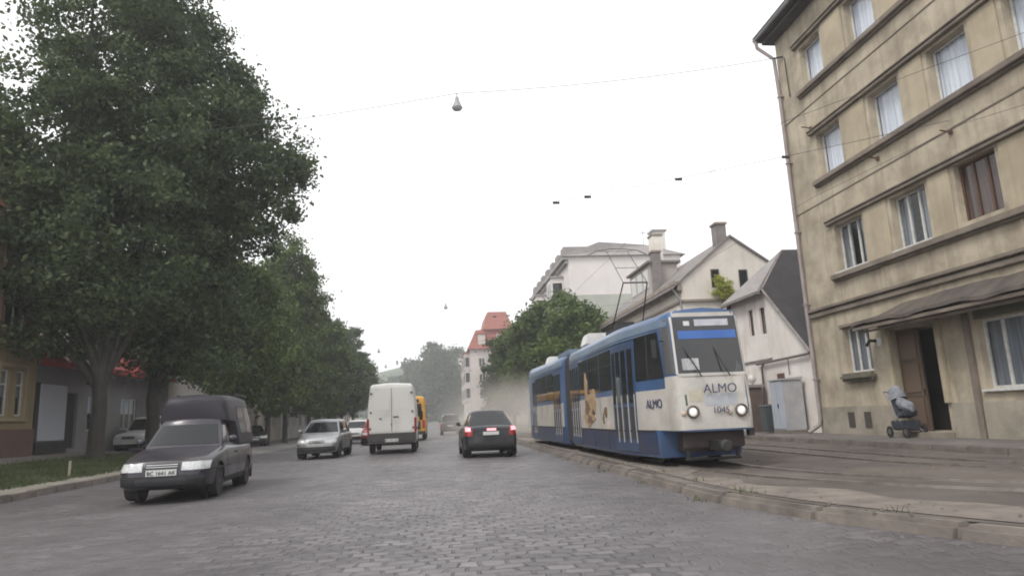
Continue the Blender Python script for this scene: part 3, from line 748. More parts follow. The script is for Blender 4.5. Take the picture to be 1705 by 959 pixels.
    q = MB(); q.tube([(X-.62, Y0, 14.42), (X-.62, Y1+.3, 14.42)], .07, 8); q.build('gutter', M_steel, t)
    Mdp = mat('pinkish_grey_pipe', (.23, .19, .18), (.3, .26, .25), scale=2, rough=.6)
    q = MB(); q.tube([(X-.62, Y1+.2, 14.4), (X-.58, Y1+.2, 14.1), (X-.16, Y1-.1, 13.5), (X-.13, Y1-.12, 12), (X-.13, Y1-.12, .75), (X-.2, Y1-.12, .55), (X-.55, Y1-.05, .34)], .065, 10)
    for z in (2, 4.5, 7, 9.5, 12): q.box(X-.2, X-.02, Y1-.2, Y1-.04, z, z+.05)
    q.build('downpipe', Mdp, t, smooth=50)
    for a in (18.75, 19.55):
        q = MB(); F.box(q, a, a+.3, .5, .95, .072, .09); q.build('basement_vent', mat('dark_vent', (.06, .05, .045), rough=.9), t)
    q = MB(); F.box(q, 17.9, 18.1, 2.78, 3.0, .0, .02); q.build('house_sign', mat('white_enamel', (.6, .6, .58), rough=.3), t)
    q = MB(); F.box(q, 18.12, 18.2, 2.9, 2.98, .0, .2); q.tube([(X-.2, 18.16, 2.94), (X-.34, 18.1, 2.8)], .045, 8); q.build('wall_lamp', M_black, t)
    # small wall fittings
    for y, z in ((14.2, 7.55), (16.9, 7.95), (19.9, 10.2)):
        q = MB(); q.tube([(X, y, z), (X-.2, y, z+.03), (X-.42, y-.16, z-.03)], .02, 6); q.box(X-.05, X+.01, y-.05, y+.05, z-.05, z+.05); q.build('wall_bracket', M_bframe, t)
    q = MB(); q.tube([(X-.03, 21.0, 13.4), (X-.25, 21.2, 13.45)], .03, 6); q.tube([(X-.03, 20.9, 13.3), (X-.03, 20.85, 11.8)], .018, 5); q.build('wire_anchor', M_black, t)
    return t
beige_house()

# ===== pram at the door
def pram():
    t = root('pram', 'dark pram with a pale blanket parked in the apartment doorway', 'pram', (11.95, 17.0, .29))
    x, y, z = 11.95, 17.0, .29
    Mf = mat('navy_pram_cloth', (.03, .035, .05), (.05, .055, .07), scale=8, rough=.9)
    for dx in (-.24, .24):
        for dy in (-.33, .33):
            w = MB().lathe([(.10, -.018), (.125, -.018), (.125, .018), (.10, .018)], (x+dx, y+dy, z+.125), 'x', 18).build('wheel', M_tyre, t, smooth=40)
            MB().lathe([(.03, -.022), (.095, -.012), (.095, .012), (.03, .022)], (x+dx, y+dy, z+.125), 'x', 12).build('hub', M_rim, w)
    f = MB()
    for dx in (-.2, .2):
        f.tube([(x+dx, y-.33, z+.13), (x+dx, y+.1, z+.5), (x+dx, y+.45, z+.98)], .012, 6); f.tube([(x+dx, y+.33, z+.13), (x+dx, y-.1, z+.5)], .012, 6)
    f.tube([(x-.2, y+.45, z+.98), (x+.2, y+.45, z+.98)], .017, 8); f.build('frame', M_steel, t, smooth=40)
    Mb = mat('pale_blanket', (.26, .27, .3), (.15, .16, .18), scale=9, rough=.9, bump=.5, bscale=16)
    seat = [(-.30, .46), (.06, .40), (.30, .92), (.20, .98), (-.02, .56), (-.30, .58)]
    MB().prism([(y+a, z+c) for a, c in seat], 0, x-.19, x+.19).build('seat', Mf, t, smooth=40, bevel=.03)
    h = MB(); rings = []
    for i in range(7):
        a = R(15+i*22); rr = .30
        rings.append([(x+.215*math.cos(R(b_)), y+.26-rr*math.cos(a)*(.35+.65*abs(math.sin(R(b_)))) if 0 else y+.20-rr*math.cos(a)*math.sin(R(b_)), z+.78+.34*math.sin(a)*math.sin(R(b_))) for b_ in range(0, 181, 20)])
    vs = [p for r_ in rings for p in r_]; n = len(rings[0]); fs = [(i*n+j, i*n+j+1, (i+1)*n+j+1, (i+1)*n+j) for i in range(6) for j in range(n-1)]
    h.add(vs, fs).build('hood', Mb, t, smooth=60)
    bl = MB(); rings = []
    for k in range(8):
        s = k/7; yy = y-.34+.44*s; rr = .16*(.55+.45*math.sin(math.pi*s))
        rings.append([(x-.02+rr*1.2*math.cos(R(a)), yy, z+.62+.16*s+rr*.8*math.sin(R(a))+.025*math.sin(R(a*2+k*40))) for a in range(0, 360, 24)])
    bl.loft(rings).build('blanket', Mb, t, smooth=70)
    q = MB().hexa([(x-.2, y-.28, z+.16), (x+.2, y-.28, z+.16), (x+.2, y+.28, z+.16), (x-.2, y+.28, z+.16), (x-.24, y-.3, z+.36), (x+.24, y-.3, z+.36), (x+.24, y+.3, z+.36), (x-.24, y+.3, z+.36)]); q.build('shopping_tray', Mf, t, bevel=.03)
    t.scale = (1.0, .95, 1.2); t.location = (12.0, 16.72, .29)
pram()

# ===== small white house with a steep dark roof
def white_house():
    X = 12.6; F = Fr('x', X, -1)
    t = root('white_house', 'small whitewashed house with a steep dark roof, squeezed beside the beige apartment house', 'house', (16, 26, .25))
    Mw = mat('old_whitewash', (.74, .69, .65), (.66, .61, .57), scale=.9, rough=.9, bump=.3, bscale=14, streak=.3, dirt=(.3, .26, .23), dirt_amt=.35, dscale=.8)
    Mr = mat('tar_black_roofing', (.028, .026, .029), (.042, .038, .042), scale=1.3, rough=.85, bump=.5, bscale=7, dirt=(.02, .02, .02), dirt_amt=.4)
    Me = mat('weathered_eaves', (.26, .23, .22), (.17, .15, .145), scale=3, rough=.8)
    S, Nn = 21.6, 30.4; ze = 2.95; zh = 5.62; ys, yn = 24.45, 27.5; yr = 26; zr = 7.45
    # street wall: openings only in the rectangular core
    w1, w2 = (25.72, 26.12, 4.02, 5.06), (24.72, 25.16, 3.98, 5.0); lo = (23.75, 24.25, 1.7, 2.4)
    mb = MB(); facade(mb, F, ys, yn, .2, zh, [(*w1, .2), (*w2, .2)], .2)
    mb.add([F(S, .2), F(ys, .2), F(ys, zh), F(S, ze)], [(0, 1, 2, 3)]); mb.add([F(yn, .2), F(Nn, .2), F(Nn, ze), F(yn, zh)], [(0, 1, 2, 3)])
    mb.add([(X, S, .2), (22, S, .2), (22, S, ze), (X, S, ze)], [(0, 1, 2, 3)]); mb.add([(X, Nn, .2), (22, Nn, .2), (22, Nn, ze), (X, Nn, ze)], [(0, 1, 2, 3)])
    mb.add([(22, S, .2), (22, Nn, .2), (22, Nn, ze), (22, yr, zr), (22, S, ze)], [(0, 1, 2, 3, 4)])
    mb.build('wall', Mw, t, fix=False)
    for w in (w1, w2): window(t, F, w, d=.08, mull=(), fm=M_bframe, dfull=.2, fw=.04, curt=None)
    q = MB(); F.box(q, lo[0], lo[1], lo[2], lo[3], .002, .03); q.build('shutter', M_bframe, t)
    def slab(p, m, name, th=.1):
        a = Vector(p[1])-Vector(p[0]); b = Vector(p[-1])-Vector(p[0]); n = a.cross(b).normalized()*th
        if n.z < 0: n = -n
        v = [Vector(x) for x in p]; k = len(v)
        return MB().add([x for x in v]+[x+n for x in v], [tuple(range(k)), tuple(range(k, 2*k))]+[(i, (i+1) % k, k+(i+1) % k, k+i) for i in range(k)]).build(name, m, t)
    xr = X+1.7
    slab([(X-.12, S-.05, ze-.12), (22, S-.05, ze-.12), (22, yr, zr), (xr, yr, zr), (X-.12, ys, zh)], Mr, 'roof')
    slab([(X-.12, Nn+.05, ze-.12), (22, Nn+.05, ze-.12), (22, yr, zr), (xr, yr, zr), (X-.12, yn, zh)], Mr, 'roof')
    slab([(X-.32, ys-.1, zh-.12), (X-.32, yn+.3, zh-.12), (xr, yr, zr)], mat('dusty_roof_tin', (.2, .18, .175), (.27, .25, .24), scale=3, rough=.6), 'hip_roof')
    q = MB(); q.tube([(X-.14, S, ze+.02), (X-.14, ys, zh+.02)], .05, 6); q.tube([(X-.34, ys-.1, zh-.12), (X-.34, yn+.3, zh-.12)], .06, 8); q.tube([(X-.1, ys, zh+.04), (xr, yr, zr+.08), (22, yr, zr+.08)], .055, 6); q.build('verge_board', Me, t)
    # white blotches where the roofing has come off
    q = MB()
    for (yy, s) in ((24.2, .16), (23.4, .1), (24.9, .09)):
        xx = {24.2: 14.55, 23.4: 13.6, 24.9: 14.9}[yy]; z = ze-.12+(zr-ze+.12)*(yy-S+.05)/(yr-S+.05)+.115
        ring = [(xx+s*rnd.uniform(.6, 1.2)*math.cos(R(a)), yy+s*rnd.uniform(.6, 1.2)*math.sin(R(a))) for a in range(0, 360, 36)]
        sl = (zr-ze+.12)/(yr-S+.05)
        top = [(a, b, z+(b-yy)*sl+.05) for a, b in ring]; bot = [(a, b, z+(b-yy)*sl+.0) for a, b in ring]
        q.loft([bot, top])
    q.build('roof_patch', mat('lime_patch', (.5, .5, .5), rough=.9), t)
    q = MB(); q.tube([(X-.12, 25.6, 2.86), (X-.12, 21.75, 2.92)], .045, 8); q.tube([(X-.12, 25.0, 2.86), (X-.14, 25.15, 2.7), (X-.14, 25.2, .9)], .045, 8); q.tube([(X-.1, 23.2, 2.88), (X-.1, 23.2, 2.3)], .02, 6)
    q.build('gas_pipe', mat('dark_gas_pipe', (.12, .1, .09), rough=.6), t, smooth=50)
    q = MB(); F.box(q, ys+.05, Nn, 2.96, 3.03, 0, .05); q.build('string_course', Me, t)
    # lower yard wall next to it
white_house()
def cabinet():
    x0, x1, y0, y1, z = 11.75, 12.45, 22.35, 23.3, .27
    t = root('utility_cabinet', 'tall pale grey metal cabinet standing against the whitewashed wall', 'cabinet', ((x0+x1)/2, (y0+y1)/2, z))
    Mc = mat('cabinet_grey_paint', (.42, .42, .43), (.36, .36, .37), scale=3, rough=.5, dirt=(.2, .18, .16), dirt_amt=.4, dscale=2)
    MB().box(x0, x1, y0, y1, z+.12, 2.1).build('body', Mc, t, bevel=.015)
    MB().box(x0-.02, x1+.02, y0-.02, y1+.02, z-.02, z+.12).build('plinth', M_kerb, t, bevel=.01)
    MB().hexa([(x0-.05, y0-.05, 2.1), (x1+.02, y0-.05, 2.1), (x1+.02, y1+.05, 2.1), (x0-.05, y1+.05, 2.1), (x0-.05, y0-.05, 2.14), (x1+.02, y0-.05, 2.2), (x1+.02, y1+.05, 2.2), (x0-.05, y1+.05, 2.14)]).build('lid', Mc, t)
    for a, b in ((y0+.03, (y0+y1)/2-.008), ((y0+y1)/2+.008, y1-.03)):
        d = MB().box(x0-.018, x0, a, b, z+.18, 2.05).build('door', mat('cabinet_door_blue_grey', (.4, .43, .48), (.35, .38, .43), scale=3, rough=.5), t, bevel=.004)
    MB().box(x0-.05, x0-.018, (y0+y1)/2-.06, (y0+y1)/2-.03, 1.15, 1.3).build('handle', M_black, d)
cabinet()
def bin_():
    x, y, z = 11.9, 23.85, .27
    t = root('wheeled_bin', 'dark grey wheeled bin between the metal cabinet and the brown gate pier', 'bin', (x, y, z))
    Mb = mat('grey_bin_plastic', (.07, .08, .085), rough=.6)
    MB().hexa([(x-.22, y-.2, z+.06), (x+.22, y-.2, z+.06), (x+.22, y+.2, z+.06), (x-.22, y+.2, z+.06), (x-.28, y-.26, z+.95), (x+.28, y-.26, z+.95), (x+.28, y+.26, z+.95), (x-.28, y+.26, z+.95)]).build('body', Mb, t, bevel=.02)
    MB().hexa([(x-.3, y-.28, z+.95), (x+.3, y-.28, z+.95), (x+.3, y+.28, z+.95), (x-.3, y+.28, z+.95), (x-.28, y-.24, z+1.0), (x+.26, y-.24, z+1.04), (x+.26, y+.24, z+1.04), (x-.28, y+.24, z+1.0)]).build('lid', Mb, t, bevel=.01)
    for dy in (-.2, .2): MB().lathe([(.08, -.03), (.1, -.03), (.1, .03), (.08, .03)], (x+.24, y+dy, z+.1), 'y', 14).build('wheel', M_tyre, t)
bin_()
def pier():
    x, y = 12.1, 25.35; M_ = mat('brown_brick_pier', (.13, .09, .075), (.09, .07, .06), scale=5, rough=.9, bump=.4)
    t = root('gate_pier', 'brown gate pier with a round white lamp on top, right behind the tram nose', 'pier', (x, y, .27))
    MB().box(x-.26, x+.26, y-.26, y+.26, .2, 1.95).build('shaft', M_, t, bevel=.02)
    MB().box(x-.33, x+.33, y-.33, y+.33, 1.95, 2.07).build('cap', mat('pier_cap', (.25, .22, .2), rough=.9), t, bevel=.02)
    MB().lathe([(.04, 0), (.05, .05), (.12, .12), (.15, .22), (.12, .33), (.04, .38)], (x, y, 2.07), 'z', 16).build('lamp_globe', mat('opal_globe', (.55, .53, .5), rough=.3), t, smooth=60)
    t2 = root('yard_wall', 'low pale yard wall beside the brown gate pier', 'wall', (12.3, 27.5, .27))
    MB().box(12.15, 12.45, 25.65, 32.4, .2, 1.6).build('masonry', mat('yard_wall_render', (.45, .41, .37), (.36, .33, .3), scale=1.5, rough=.9, dirt=(.2, .18, .15), dirt_amt=.5), t2, bevel=.02)
    MB().box(12.08, 12.52, 25.65, 32.4, 1.6, 1.68).build('coping', M_kerb, t2, bevel=.01)
pier()

# ===== cream gable house
def gabled(t, X, sx, Y0, Y1, xb, z0, ze, zr, xr, Mw, Mr, over=.35, gz=None, ops=(), gops=(), d=.2, roofname='roof', gbase=None):
    """house with ridge parallel to the street; sx=-1 faces left. gable wall at Y0 faces the camera"""
    F = Fr('x', X, sx); mb = MB(); facade(mb, F, Y0, Y1, z0, ze, [(*o[:4], d) for o in ops], d)
    G = Fr('y', Y0, -1)
    lo, hi = min(X, xb), max(X, xb)
    facade(mb, G, lo, hi, z0, ze, [(*o[:4], d) for o in gops if o[3] <= ze], d)
    for yy in (Y0, Y1): mb.add([(X, yy, ze), (xb, yy, ze), (xr, yy, zr)], [(0, 1, 2)])
    mb.add([(X, Y1, z0), (xb, Y1, z0), (xb, Y1, ze), (X, Y1, ze)], [(0, 1, 2, 3)])
    mb.add([(xb, Y0, z0), (xb, Y1, z0), (xb, Y1, ze), (xb, Y0, ze)], [(0, 1, 2, 3)])
    w = mb.build('wall', Mw, t, fix=False)
    m1 = (zr-ze)/(xr-X); m2 = (zr-ze)/(xr-xb)
    e1 = X+sx*over; e2 = xb-sx*over
    for (ex, mm, rx) in ((e1, m1, X), (e2, m2, xb)):
        z = ze + mm*(ex-rx); q = MB()
        a, b = Y0-.12, Y1+.12
        q.hexa([(ex, a, z), (xr, a, zr), (xr, b, zr), (ex, b, z), (ex, a, z+.1), (xr, a, zr+.12), (xr, b, zr+.12), (ex, b, z+.1)])
        r_ = q.build(roofname, Mr, t)
    return F, G, w
def cream_house():
    t = root('gable_house', 'cream house with a pointed gable end and chimneys, behind the tram roof', 'house', (16, 41, .2))
    Mw = mat('cream_render', (.72, .67, .61), (.64, .59, .53), scale=.7, rough=.9, streak=.25, dirt=(.36, .32, .27), dirt_amt=.3)
    Mr = mat('grey_slates', (.16, .145, .14), (.23, .21, .2), scale=2, rough=.8, bump=.4, bscale=8)
    Md = mat('cornice_brown_grey', (.24, .2, .17), (.32, .28, .24), scale=2, rough=.85)
    ops = [(34+3*i, 35.2+3*i, a, a+1.7) for i in range(6) for a in (1.6, 4.7)]
    F, G, w = gabled(t, 12.5, -1, 33, 52, 18.6, .2, 7.7, 10.0, 15.35, Mw, Mr, ops=ops, over=.5)
    for o in ops: window(t, F, o, d=.1, mull=(.5,), trans=.65, dfull=.2, curt=None)
    q = MB(); F.box(q, 32.9, 52, 7.2, 7.5, 0, .22); F.box(q, 32.9, 52, 7.5, 7.72, 0, .42); F.box(q, 32.9, 52, 6.6, 6.75, 0, .1); q.build('cornice', Md, t, bevel=.03)
    for a, b, c, e in ((14.15, 14.6, 7.35, 8.3), (15.65, 16.12, 7.2, 8.25)):
        q = MB(); G.box(q, a, b, c, e, .002, .03); f = q.build('window', mat('dark_casement', (.05, .045, .04), rough=.4), t)
        q = MB(); G.box(q, a+.06, b-.06, c+.08, e-.08, .03, .036); f2 = q.build('pane', M_glass_car, f)
    q = MB(); G.box(q, 12.5, 18.6, 6.62, 6.74, 0, .14); q.build('ledge', Md, t)
    for x0, x1, y0, y1, z0, z1, m in ((14.75, 15.3, 33.15, 33.8, 9.2, 10.75, Mr), (13.0, 13.5, 38.5, 39.1, 8.0, 10.6, Mr), (13.9, 14.55, 41, 41.8, 9.0, 12.3, Mw)):
        c = MB().box(x0, x1, y0, y1, z0, z1).build('chimney', m, t, bevel=.015)
        MB().box(x0-.06, x1+.06, y0-.06, y1+.06, z1, z1+.12).build('chimney_cap', Md, c, bevel=.01)
    # dormer
    q = MB().box(12.9, 14.6, 38.9, 43.2, 8.1, 10.0); dm = q.build('dormer', mat('dormer_render', (.4, .36, .34), rough=.9), t)
    MB().box(12.7, 14.8, 38.7, 43.4, 10.0, 10.15).build('dormer_roof', Mr, dm, bevel=.02)
    D = Fr('x', 12.9, -1)
    for a in (39.3, 40.6, 41.9):
        q = MB(); D.box(q, a, a+.95, 8.6, 9.75, .003, .04); wd = q.build('window', M_wframe, dm)
    q = MB(); q.tube([(12.0, 33.05, 7.4), (12.2, 33.05, 7.1), (12.42, 33.0, 6.6), (12.42, 33.0, .4)], .06, 8); q.build('downpipe', M_steel, t)
cream_house()
def ledge_bush():
    b = (14.6, 32.75, 6.74)
    t = root('wall_shrub', 'yellow-green shrub growing from the ledge of the cream gable wall', 'shrub', b)
    rng = np.random.default_rng(5); P = crown_pts(rng, [(14.6, 32.6, 7.2, .62, .4, .5), (14.5, 32.6, 7.55, .35, .3, .35), (14.9, 32.6, 7.0, .4, .3, .3)], 2600, 40, .1, .2)
    u = rng.normal(0, 1, P.shape); u /= np.linalg.norm(u, axis=1)[:, None]; v = np.cross(u, rng.normal(0, 1, P.shape)); v /= np.linalg.norm(v, axis=1)[:, None]; s = .05
    V = np.stack([P-u*s, P-v*s*.6, P+u*s, P+v*s*.6], 1).reshape(-1, 3)
    np_mesh('foliage', V, 4, leaf_mat('bright_shrub_leaves', (.3, .33, .06), (.45, .46, .12)), t)
    MB().tube([(14.6, 32.95, 6.5), (14.6, 32.7, 6.9), (14.5, 32.6, 7.5)], [.03, .02, .01], 5).build('stem', M_bark, t)
ledge_bush()

# ===== pale apartment block
def pale_block():
    t = root('apartment_block', 'large pale five storey block with a blank firewall and stepped eaves beyond the trees', 'apartment block', (18, 72, .2))
    Mw = mat('pale_pink_render', (.70, .66, .64), (.64, .6, .58), scale=.4, rough=.9, streak=.15)
    Mr = mat('block_roof_tin', (.22, .205, .2), (.28, .26, .25), scale=1, rough=.7)
    Md = mat('block_trim', (.28, .26, .25), (.35, .33, .32), scale=2, rough=.85)
    X, Y0, Y1 = 12.5, 61.5, 84
    F = Fr('x', X, -1); G = Fr('y', Y0, -1)
    ops = [(63.2+3.3*i, 64.6+3.3*i, 1.5+3.2*k, 3.2+3.2*k) for i in range(6) for k in range(4)]
    mb = MB(); facade(mb, F, Y0, Y1, .1, 15.9, [(*o, .2) for o in ops], .2)
    mb.add([(X, Y0, .1), (23.5, Y0, .1), (23.5, Y0, 16.1), (X, Y0, 15.9)], [(0, 1, 2, 3)]); mb.add([(X, Y1, .1), (23.5, Y1, .1), (23.5, Y1, 15.9), (X, Y1, 15.9)], [(0, 1, 2, 3)])
    mb.add([(23.5, Y0, .1), (23.5, Y1, .1), (23.5, Y1, 15.9), (23.5, Y0, 15.9)], [(0, 1, 2, 3)])
    mb.build('wall', Mw, t, fix=False)
    for o in ops: window(t, F, o, d=.08, mull=(.5,), dfull=.2, fw=.08)
    # old neighbour's outline: grey-green render on the lower firewall
    q = MB(); G.box(q, X+.05, 23.4, .1, 12.2, .0, .05); q.build('lower_firewall', mat('grey_green_render', (.42, .43, .38), (.36, .37, .33), scale=.5, rough=.9, streak=.2), t)
    q = MB(); q.hexa([(X-.6, Y0-.3, 15.9), (24, Y0-.3, 15.9), (24, Y1, 15.9), (X-.6, Y1, 15.9), (X+3.2, Y0+.4, 17.4), (20.5, Y0+1, 17.2), (20.5, Y1-1, 17.2), (X+3.2, Y1-1, 17.2)]); q.build('roof', Mr, t)
    for i in range(7):
        y = Y0+.5+i*3.3; c = MB().box(X-.3, X+1.0+(i == 0)*.9, y, y+1.5, 15.9, 17.0).build('attic_stack', Mr, t, bevel=.03)
    q = MB(); F.box(q, Y0-.2, Y1, 15.55, 15.88, 0, .6); F.box(q, Y0-.1, Y1, 15.2, 15.5, 0, .3); q.build('cornice', Md, t, bevel=.03)
    # bay window
    for y in (64.2, 74):
        b = MB().box(X-1.3, X, y, y+2.6, 11.2, 14.4).build('bay', Mw, t, bevel=.02)
        MB().box(X-1.45, X+.02, y-.12, y+2.72, 14.4, 14.6).build('bay_roof', Md, b, bevel=.02); MB().hexa([(X-.3, y+.6, 10.2), (X, y+.6, 10.2), (X, y+2, 10.2), (X-.3, y+2, 10.2), (X-1.3, y, 11.2), (X, y, 11.2), (X, y+2.6, 11.2), (X-1.3, y+2.6, 11.2)]).build('bay_bracket', Mw, b)
        W = Fr('y', y, -1); q = MB(); W.box(q, X-1.1, X-.2, 12.3, 13.9, .0, .03); q.build('bay_window', M_glass_car, b)
        W = Fr('x', X-1.3, -1); q = MB()
        for k in range(2): W.box(q, y+.3+k*1.1, y+1.2+k*1.1, 12.3, 13.9, .0, .03)
        q.build('bay_window', M_glass_car, b)
    c = MB().box(21.2, 22.4, Y0+.6, Y0+1.8, 16, 18.4).build('chimney', Mw, t, bevel=.02)
    MB().box(21.05, 22.55, Y0+.45, Y0+1.95, 18.4, 18.6).build('chimney_cap', Md, c)
    q = MB(); q.tube([(20.3, Y0+1, 17), (20.3, Y0+1, 18.6)], .03, 5); q.tube([(19.8, Y0+1, 18.3), (20.8, Y0+1, 18.45)], .03, 5); q.build('aerial', M_wire, t)
pale_block()

# ===== red roofed house, far
def red_house():
    t = root('red_roofed_house', 'tall pale house with a red tiled mansard roof, far down the right side', 'house', (12, 158, 0))
    Mw = mat('far_pale_render', (.55, .5, .47), (.45, .41, .39), scale=.3, rough=.9)
    Mr = mat('red_tiles', (.30, .10, .075), (.24, .085, .065), scale=1.5, rough=.8)
    X, Y0, Y1 = 7.2, 148, 190; F = Fr('x', X, -1); G = Fr('y', Y0, -1)
    ops = [(150+4*i, 151.6+4*i, 2+3.4*k, 4+3.4*k) for i in range(9) for k in range(4)]; gops = [(9+2.8*i, 10.4+2.8*i, 2+3.4*k, 4+3.4*k) for i in range(4) for k in range(4)]
    mb = MB(); facade(mb, F, Y0, Y1, 0, 16.2, [(*o, .25) for o in ops], .25); facade(mb, G, X, 21, 0, 16.2, [(*o, .25) for o in gops], .25)
    mb.add([(21, Y0, 0), (21, Y1, 0), (21, Y1, 16.2), (21, Y0, 16.2)], [(0, 1, 2, 3)]); mb.build('wall', Mw, t, fix=False)
    for o in ops: window(t, F, o, d=.1, mull=(.5,), dfull=.25, fw=.12)
    for o in gops: window(t, G, o, d=.1, mull=(.5,), dfull=.25, fw=.12)
    MB().hexa([(X-.6, Y0-.6, 16.2), (21.6, Y0-.6, 16.2), (21.6, Y1, 16.2), (X-.6, Y1, 16.2), (X+1.4, Y0+1.2, 20.5), (19.6, Y0+1.2, 20.5), (19.6, Y1, 20.5), (X+1.4, Y1, 20.5)]).build('roof', Mr, t)
    MB().hexa([(X+3, Y0+.2, 20.5), (17, Y0+.2, 20.5), (17, Y0+20, 20.5), (X+3, Y0+20, 20.5), (X+4.2, Y0+2, 24.6), (15.6, Y0+2, 24.6), (15.6, Y0+18, 24.6), (X+4.2, Y0+18, 24.6)]).build('roof', Mr, t)
    for y in (150, 160, 170):
        b = MB().box(X-1.2, X, y, y+3, 5, 15.5).build('bay', Mw, t, bevel=.03); MB().box(X-1.4, X, y-.2, y+3.2, 15.5, 15.8).build('bay_roof', Mr, b)
        q = MB()
        for k in range(3): Fr('x', X-1.2, -1).box(q, y+.5, y+2.5, 5.8+3.4*k, 7.8+3.4*k, 0, .05); Fr('y', y, -1).box(q, X-1.0, X-.2, 5.8+3.4*k, 7.8+3.4*k, 0, .05)
        q.build('bay_window', M_glass_car, b)
    for x in (9, 13):
        c = MB().box(x, x+1.6, Y0-.2, Y0+3, 16.2, 19.4).build('dormer', Mw, t); MB().box(x-.2, x+1.8, Y0-.4, Y0+3, 19.4, 19.7).build('dormer_roof', Mr, c)
red_house()
def far_house(name, label, X, sx, Y0, Y1, xb, z0, ze, zr, Mw, Mr, rows, pitch=3.2, ww=1.2, fm=M_wframe, group=None, gops=()):
    t = root(name, label, 'house', ((X+xb)/2, (Y0+Y1)/2, z0), group)
    n = int((Y1-Y0-1)/pitch); off = ((Y1-Y0)-(n-1)*pitch-ww)/2
    ops = [(Y0+off+i*pitch, Y0+off+i*pitch+ww, a, b) for i in range(n) for a, b in rows]
    F, G, w = gabled(t, X, sx, Y0, Y1, xb, z0, ze, zr, (X+xb)/2, Mw, Mr, ops=ops, over=.4)
    for o in ops: window(t, F, o, d=.1, mull=(.5,), trans=.66, dfull=.2, fw=.06, fm=fm, sill=None)
    q = MB(); F.box(q, Y0, Y1, ze-.35, ze-.06, 0, .22); q.build('cornice', Mw, t, bevel=.02)
    return t, F
Mr_g = mat('old_roof_grey', (.14, .12, .115), (.19, .17, .16), scale=1.5, rough=.85)
Mr_r = mat('rust_red_roof', (.24, .08, .06), (.18, .065, .05), scale=1.5, rough=.85)
far_house('town_house', 'grey town house hidden behind the right hand trees, next to the pale block', 12.5, -1, 86, 112, 22, 0, 13, 16, mat('grey_ochre', (.38, .34, .29), (.32, .29, .25), scale=.4, rough=.9), Mr_r, ((1.5, 3.3), (4.9, 6.7), (8.3, 10.1)))
far_house('town_house', 'tall pinkish house between the trees and the red roofed house', 11.5, -1, 113, 146, 22, 0, 14.2, 17, mat('pinkish', (.45, .38, .34), (.38, .32, .29), scale=.4, rough=.9), Mr_r, ((1.5, 3.3), (4.9, 6.7), (8.3, 10.1), (11.2, 12.8)))
# ===== left side houses
def ochre_house():
    t = root('corner_house', 'ochre plastered house with plaster trim and paired windows at the left edge', 'house', (-19, 19, .6))
    Mw = mat('ochre_render', (.33, .26, .15), (.27, .215, .125), scale=.9, rough=.9, bump=.25, streak=.4, dirt=(.15, .12, .08), dirt_amt=.45)
    Mp = mat('reddish_plinth', (.17, .095, .075), (.13, .085, .07), scale=1.5, rough=.95, bump=.5)
    Mt = mat('buff_trim', (.36, .3, .19), (.3, .25, .16), scale=1.5, rough=.9)
    X = -15.4; F = Fr('x', X, 1); Y0, Y1 = 6, 28.2
    ops = []
    for y in (26.05, 27.0): ops.append((y, y+.5, 2.1, 3.75))
    for y in (23.3, 24.3): ops.append((y-1.7, y-1.2, 2.1, 3.75))
    for y in (14, 15, 17.4, 18.4): ops.append((y, y+.55, 2.1, 3.75))
    up = [(25.95, 27.25, 5.3, 7.1), (21.6, 22.9, 5.3, 7.1), (17.2, 18.5, 5.3, 7.1), (13, 14.3, 5.3, 7.1)]
    dr = (23.9, 25.1, .7, 3.4)
    mb = MB(); facade(mb, F, Y0, Y1, .3, 9.2, [(*o, .22) for o in ops+up+[dr]], .22)
    mb.add([(X, Y1, .3), (-24, Y1, .3), (-24, Y1, 9.2), (X, Y1, 9.2)], [(0, 1, 2, 3)]); mb.add([(X, Y0, .3), (-24, Y0, .3), (-24, Y0, 9.2), (X, Y0, 9.2)], [(0, 1, 2, 3)])
    mb.build('wall', Mw, t, fix=False)
    for o in ops: window(t, F, o, d=.08, mull=(), trans=.68, dfull=.22, fw=.06, curt=M_netg, cover=.6)
    for o in up: window(t, F, o, d=.1, mull=(.5,), trans=.68, dfull=.22, sill=M_wframe)
    for a, b in ((Y0, 23.8), (25.2, Y1)): q = MB(); F.box(q, a, b, .3, 1.62, 0, .1); q.build('plinth', Mp, t, bevel=.02)
    q = MB(); F.box(q, 25.9, 27.65, 1.9, 2.02, 0, .14); F.box(q, 25.88, 26.0, 2.02, 3.85, 0, .05); F.box(q, 27.55, 27.67, 2.02, 3.85, 0, .05); F.box(q, 25.88, 27.67, 3.85, 3.98, 0, .07); q.build('window_surround', Mt, t, bevel=.01)
    q = MB(); F.box(q, Y0, Y1, 4.45, 4.62, 0, .12); F.box(q, Y0, Y1, 4.62, 4.75, 0, .2); F.box(q, Y0, Y1, 8.9, 9.2, 0, .4); q.build('string_course', Mt, t, bevel=.02)
    q = MB(); F.box(q, 23.92, 25.08, .7, 3.38, -.2, -.14); q.build('door', M_bframe, t)
    q = MB(); q.tube([(X+.1, 25.5, 9), (X+.1, 25.5, .8)], .06, 8); q.build('downpipe', Mp, t)
    MB().hexa([(X+.6, Y0, 9.2), (-25, Y0, 9.2), (-25, Y1+.2, 9.2), (X+.6, Y1+.2, 9.2), (-18, Y0, 12), (-21, Y0, 12), (-21, Y1, 12), (-18, Y1, 12)]).build('roof', Mr_r, t)
ochre_house()
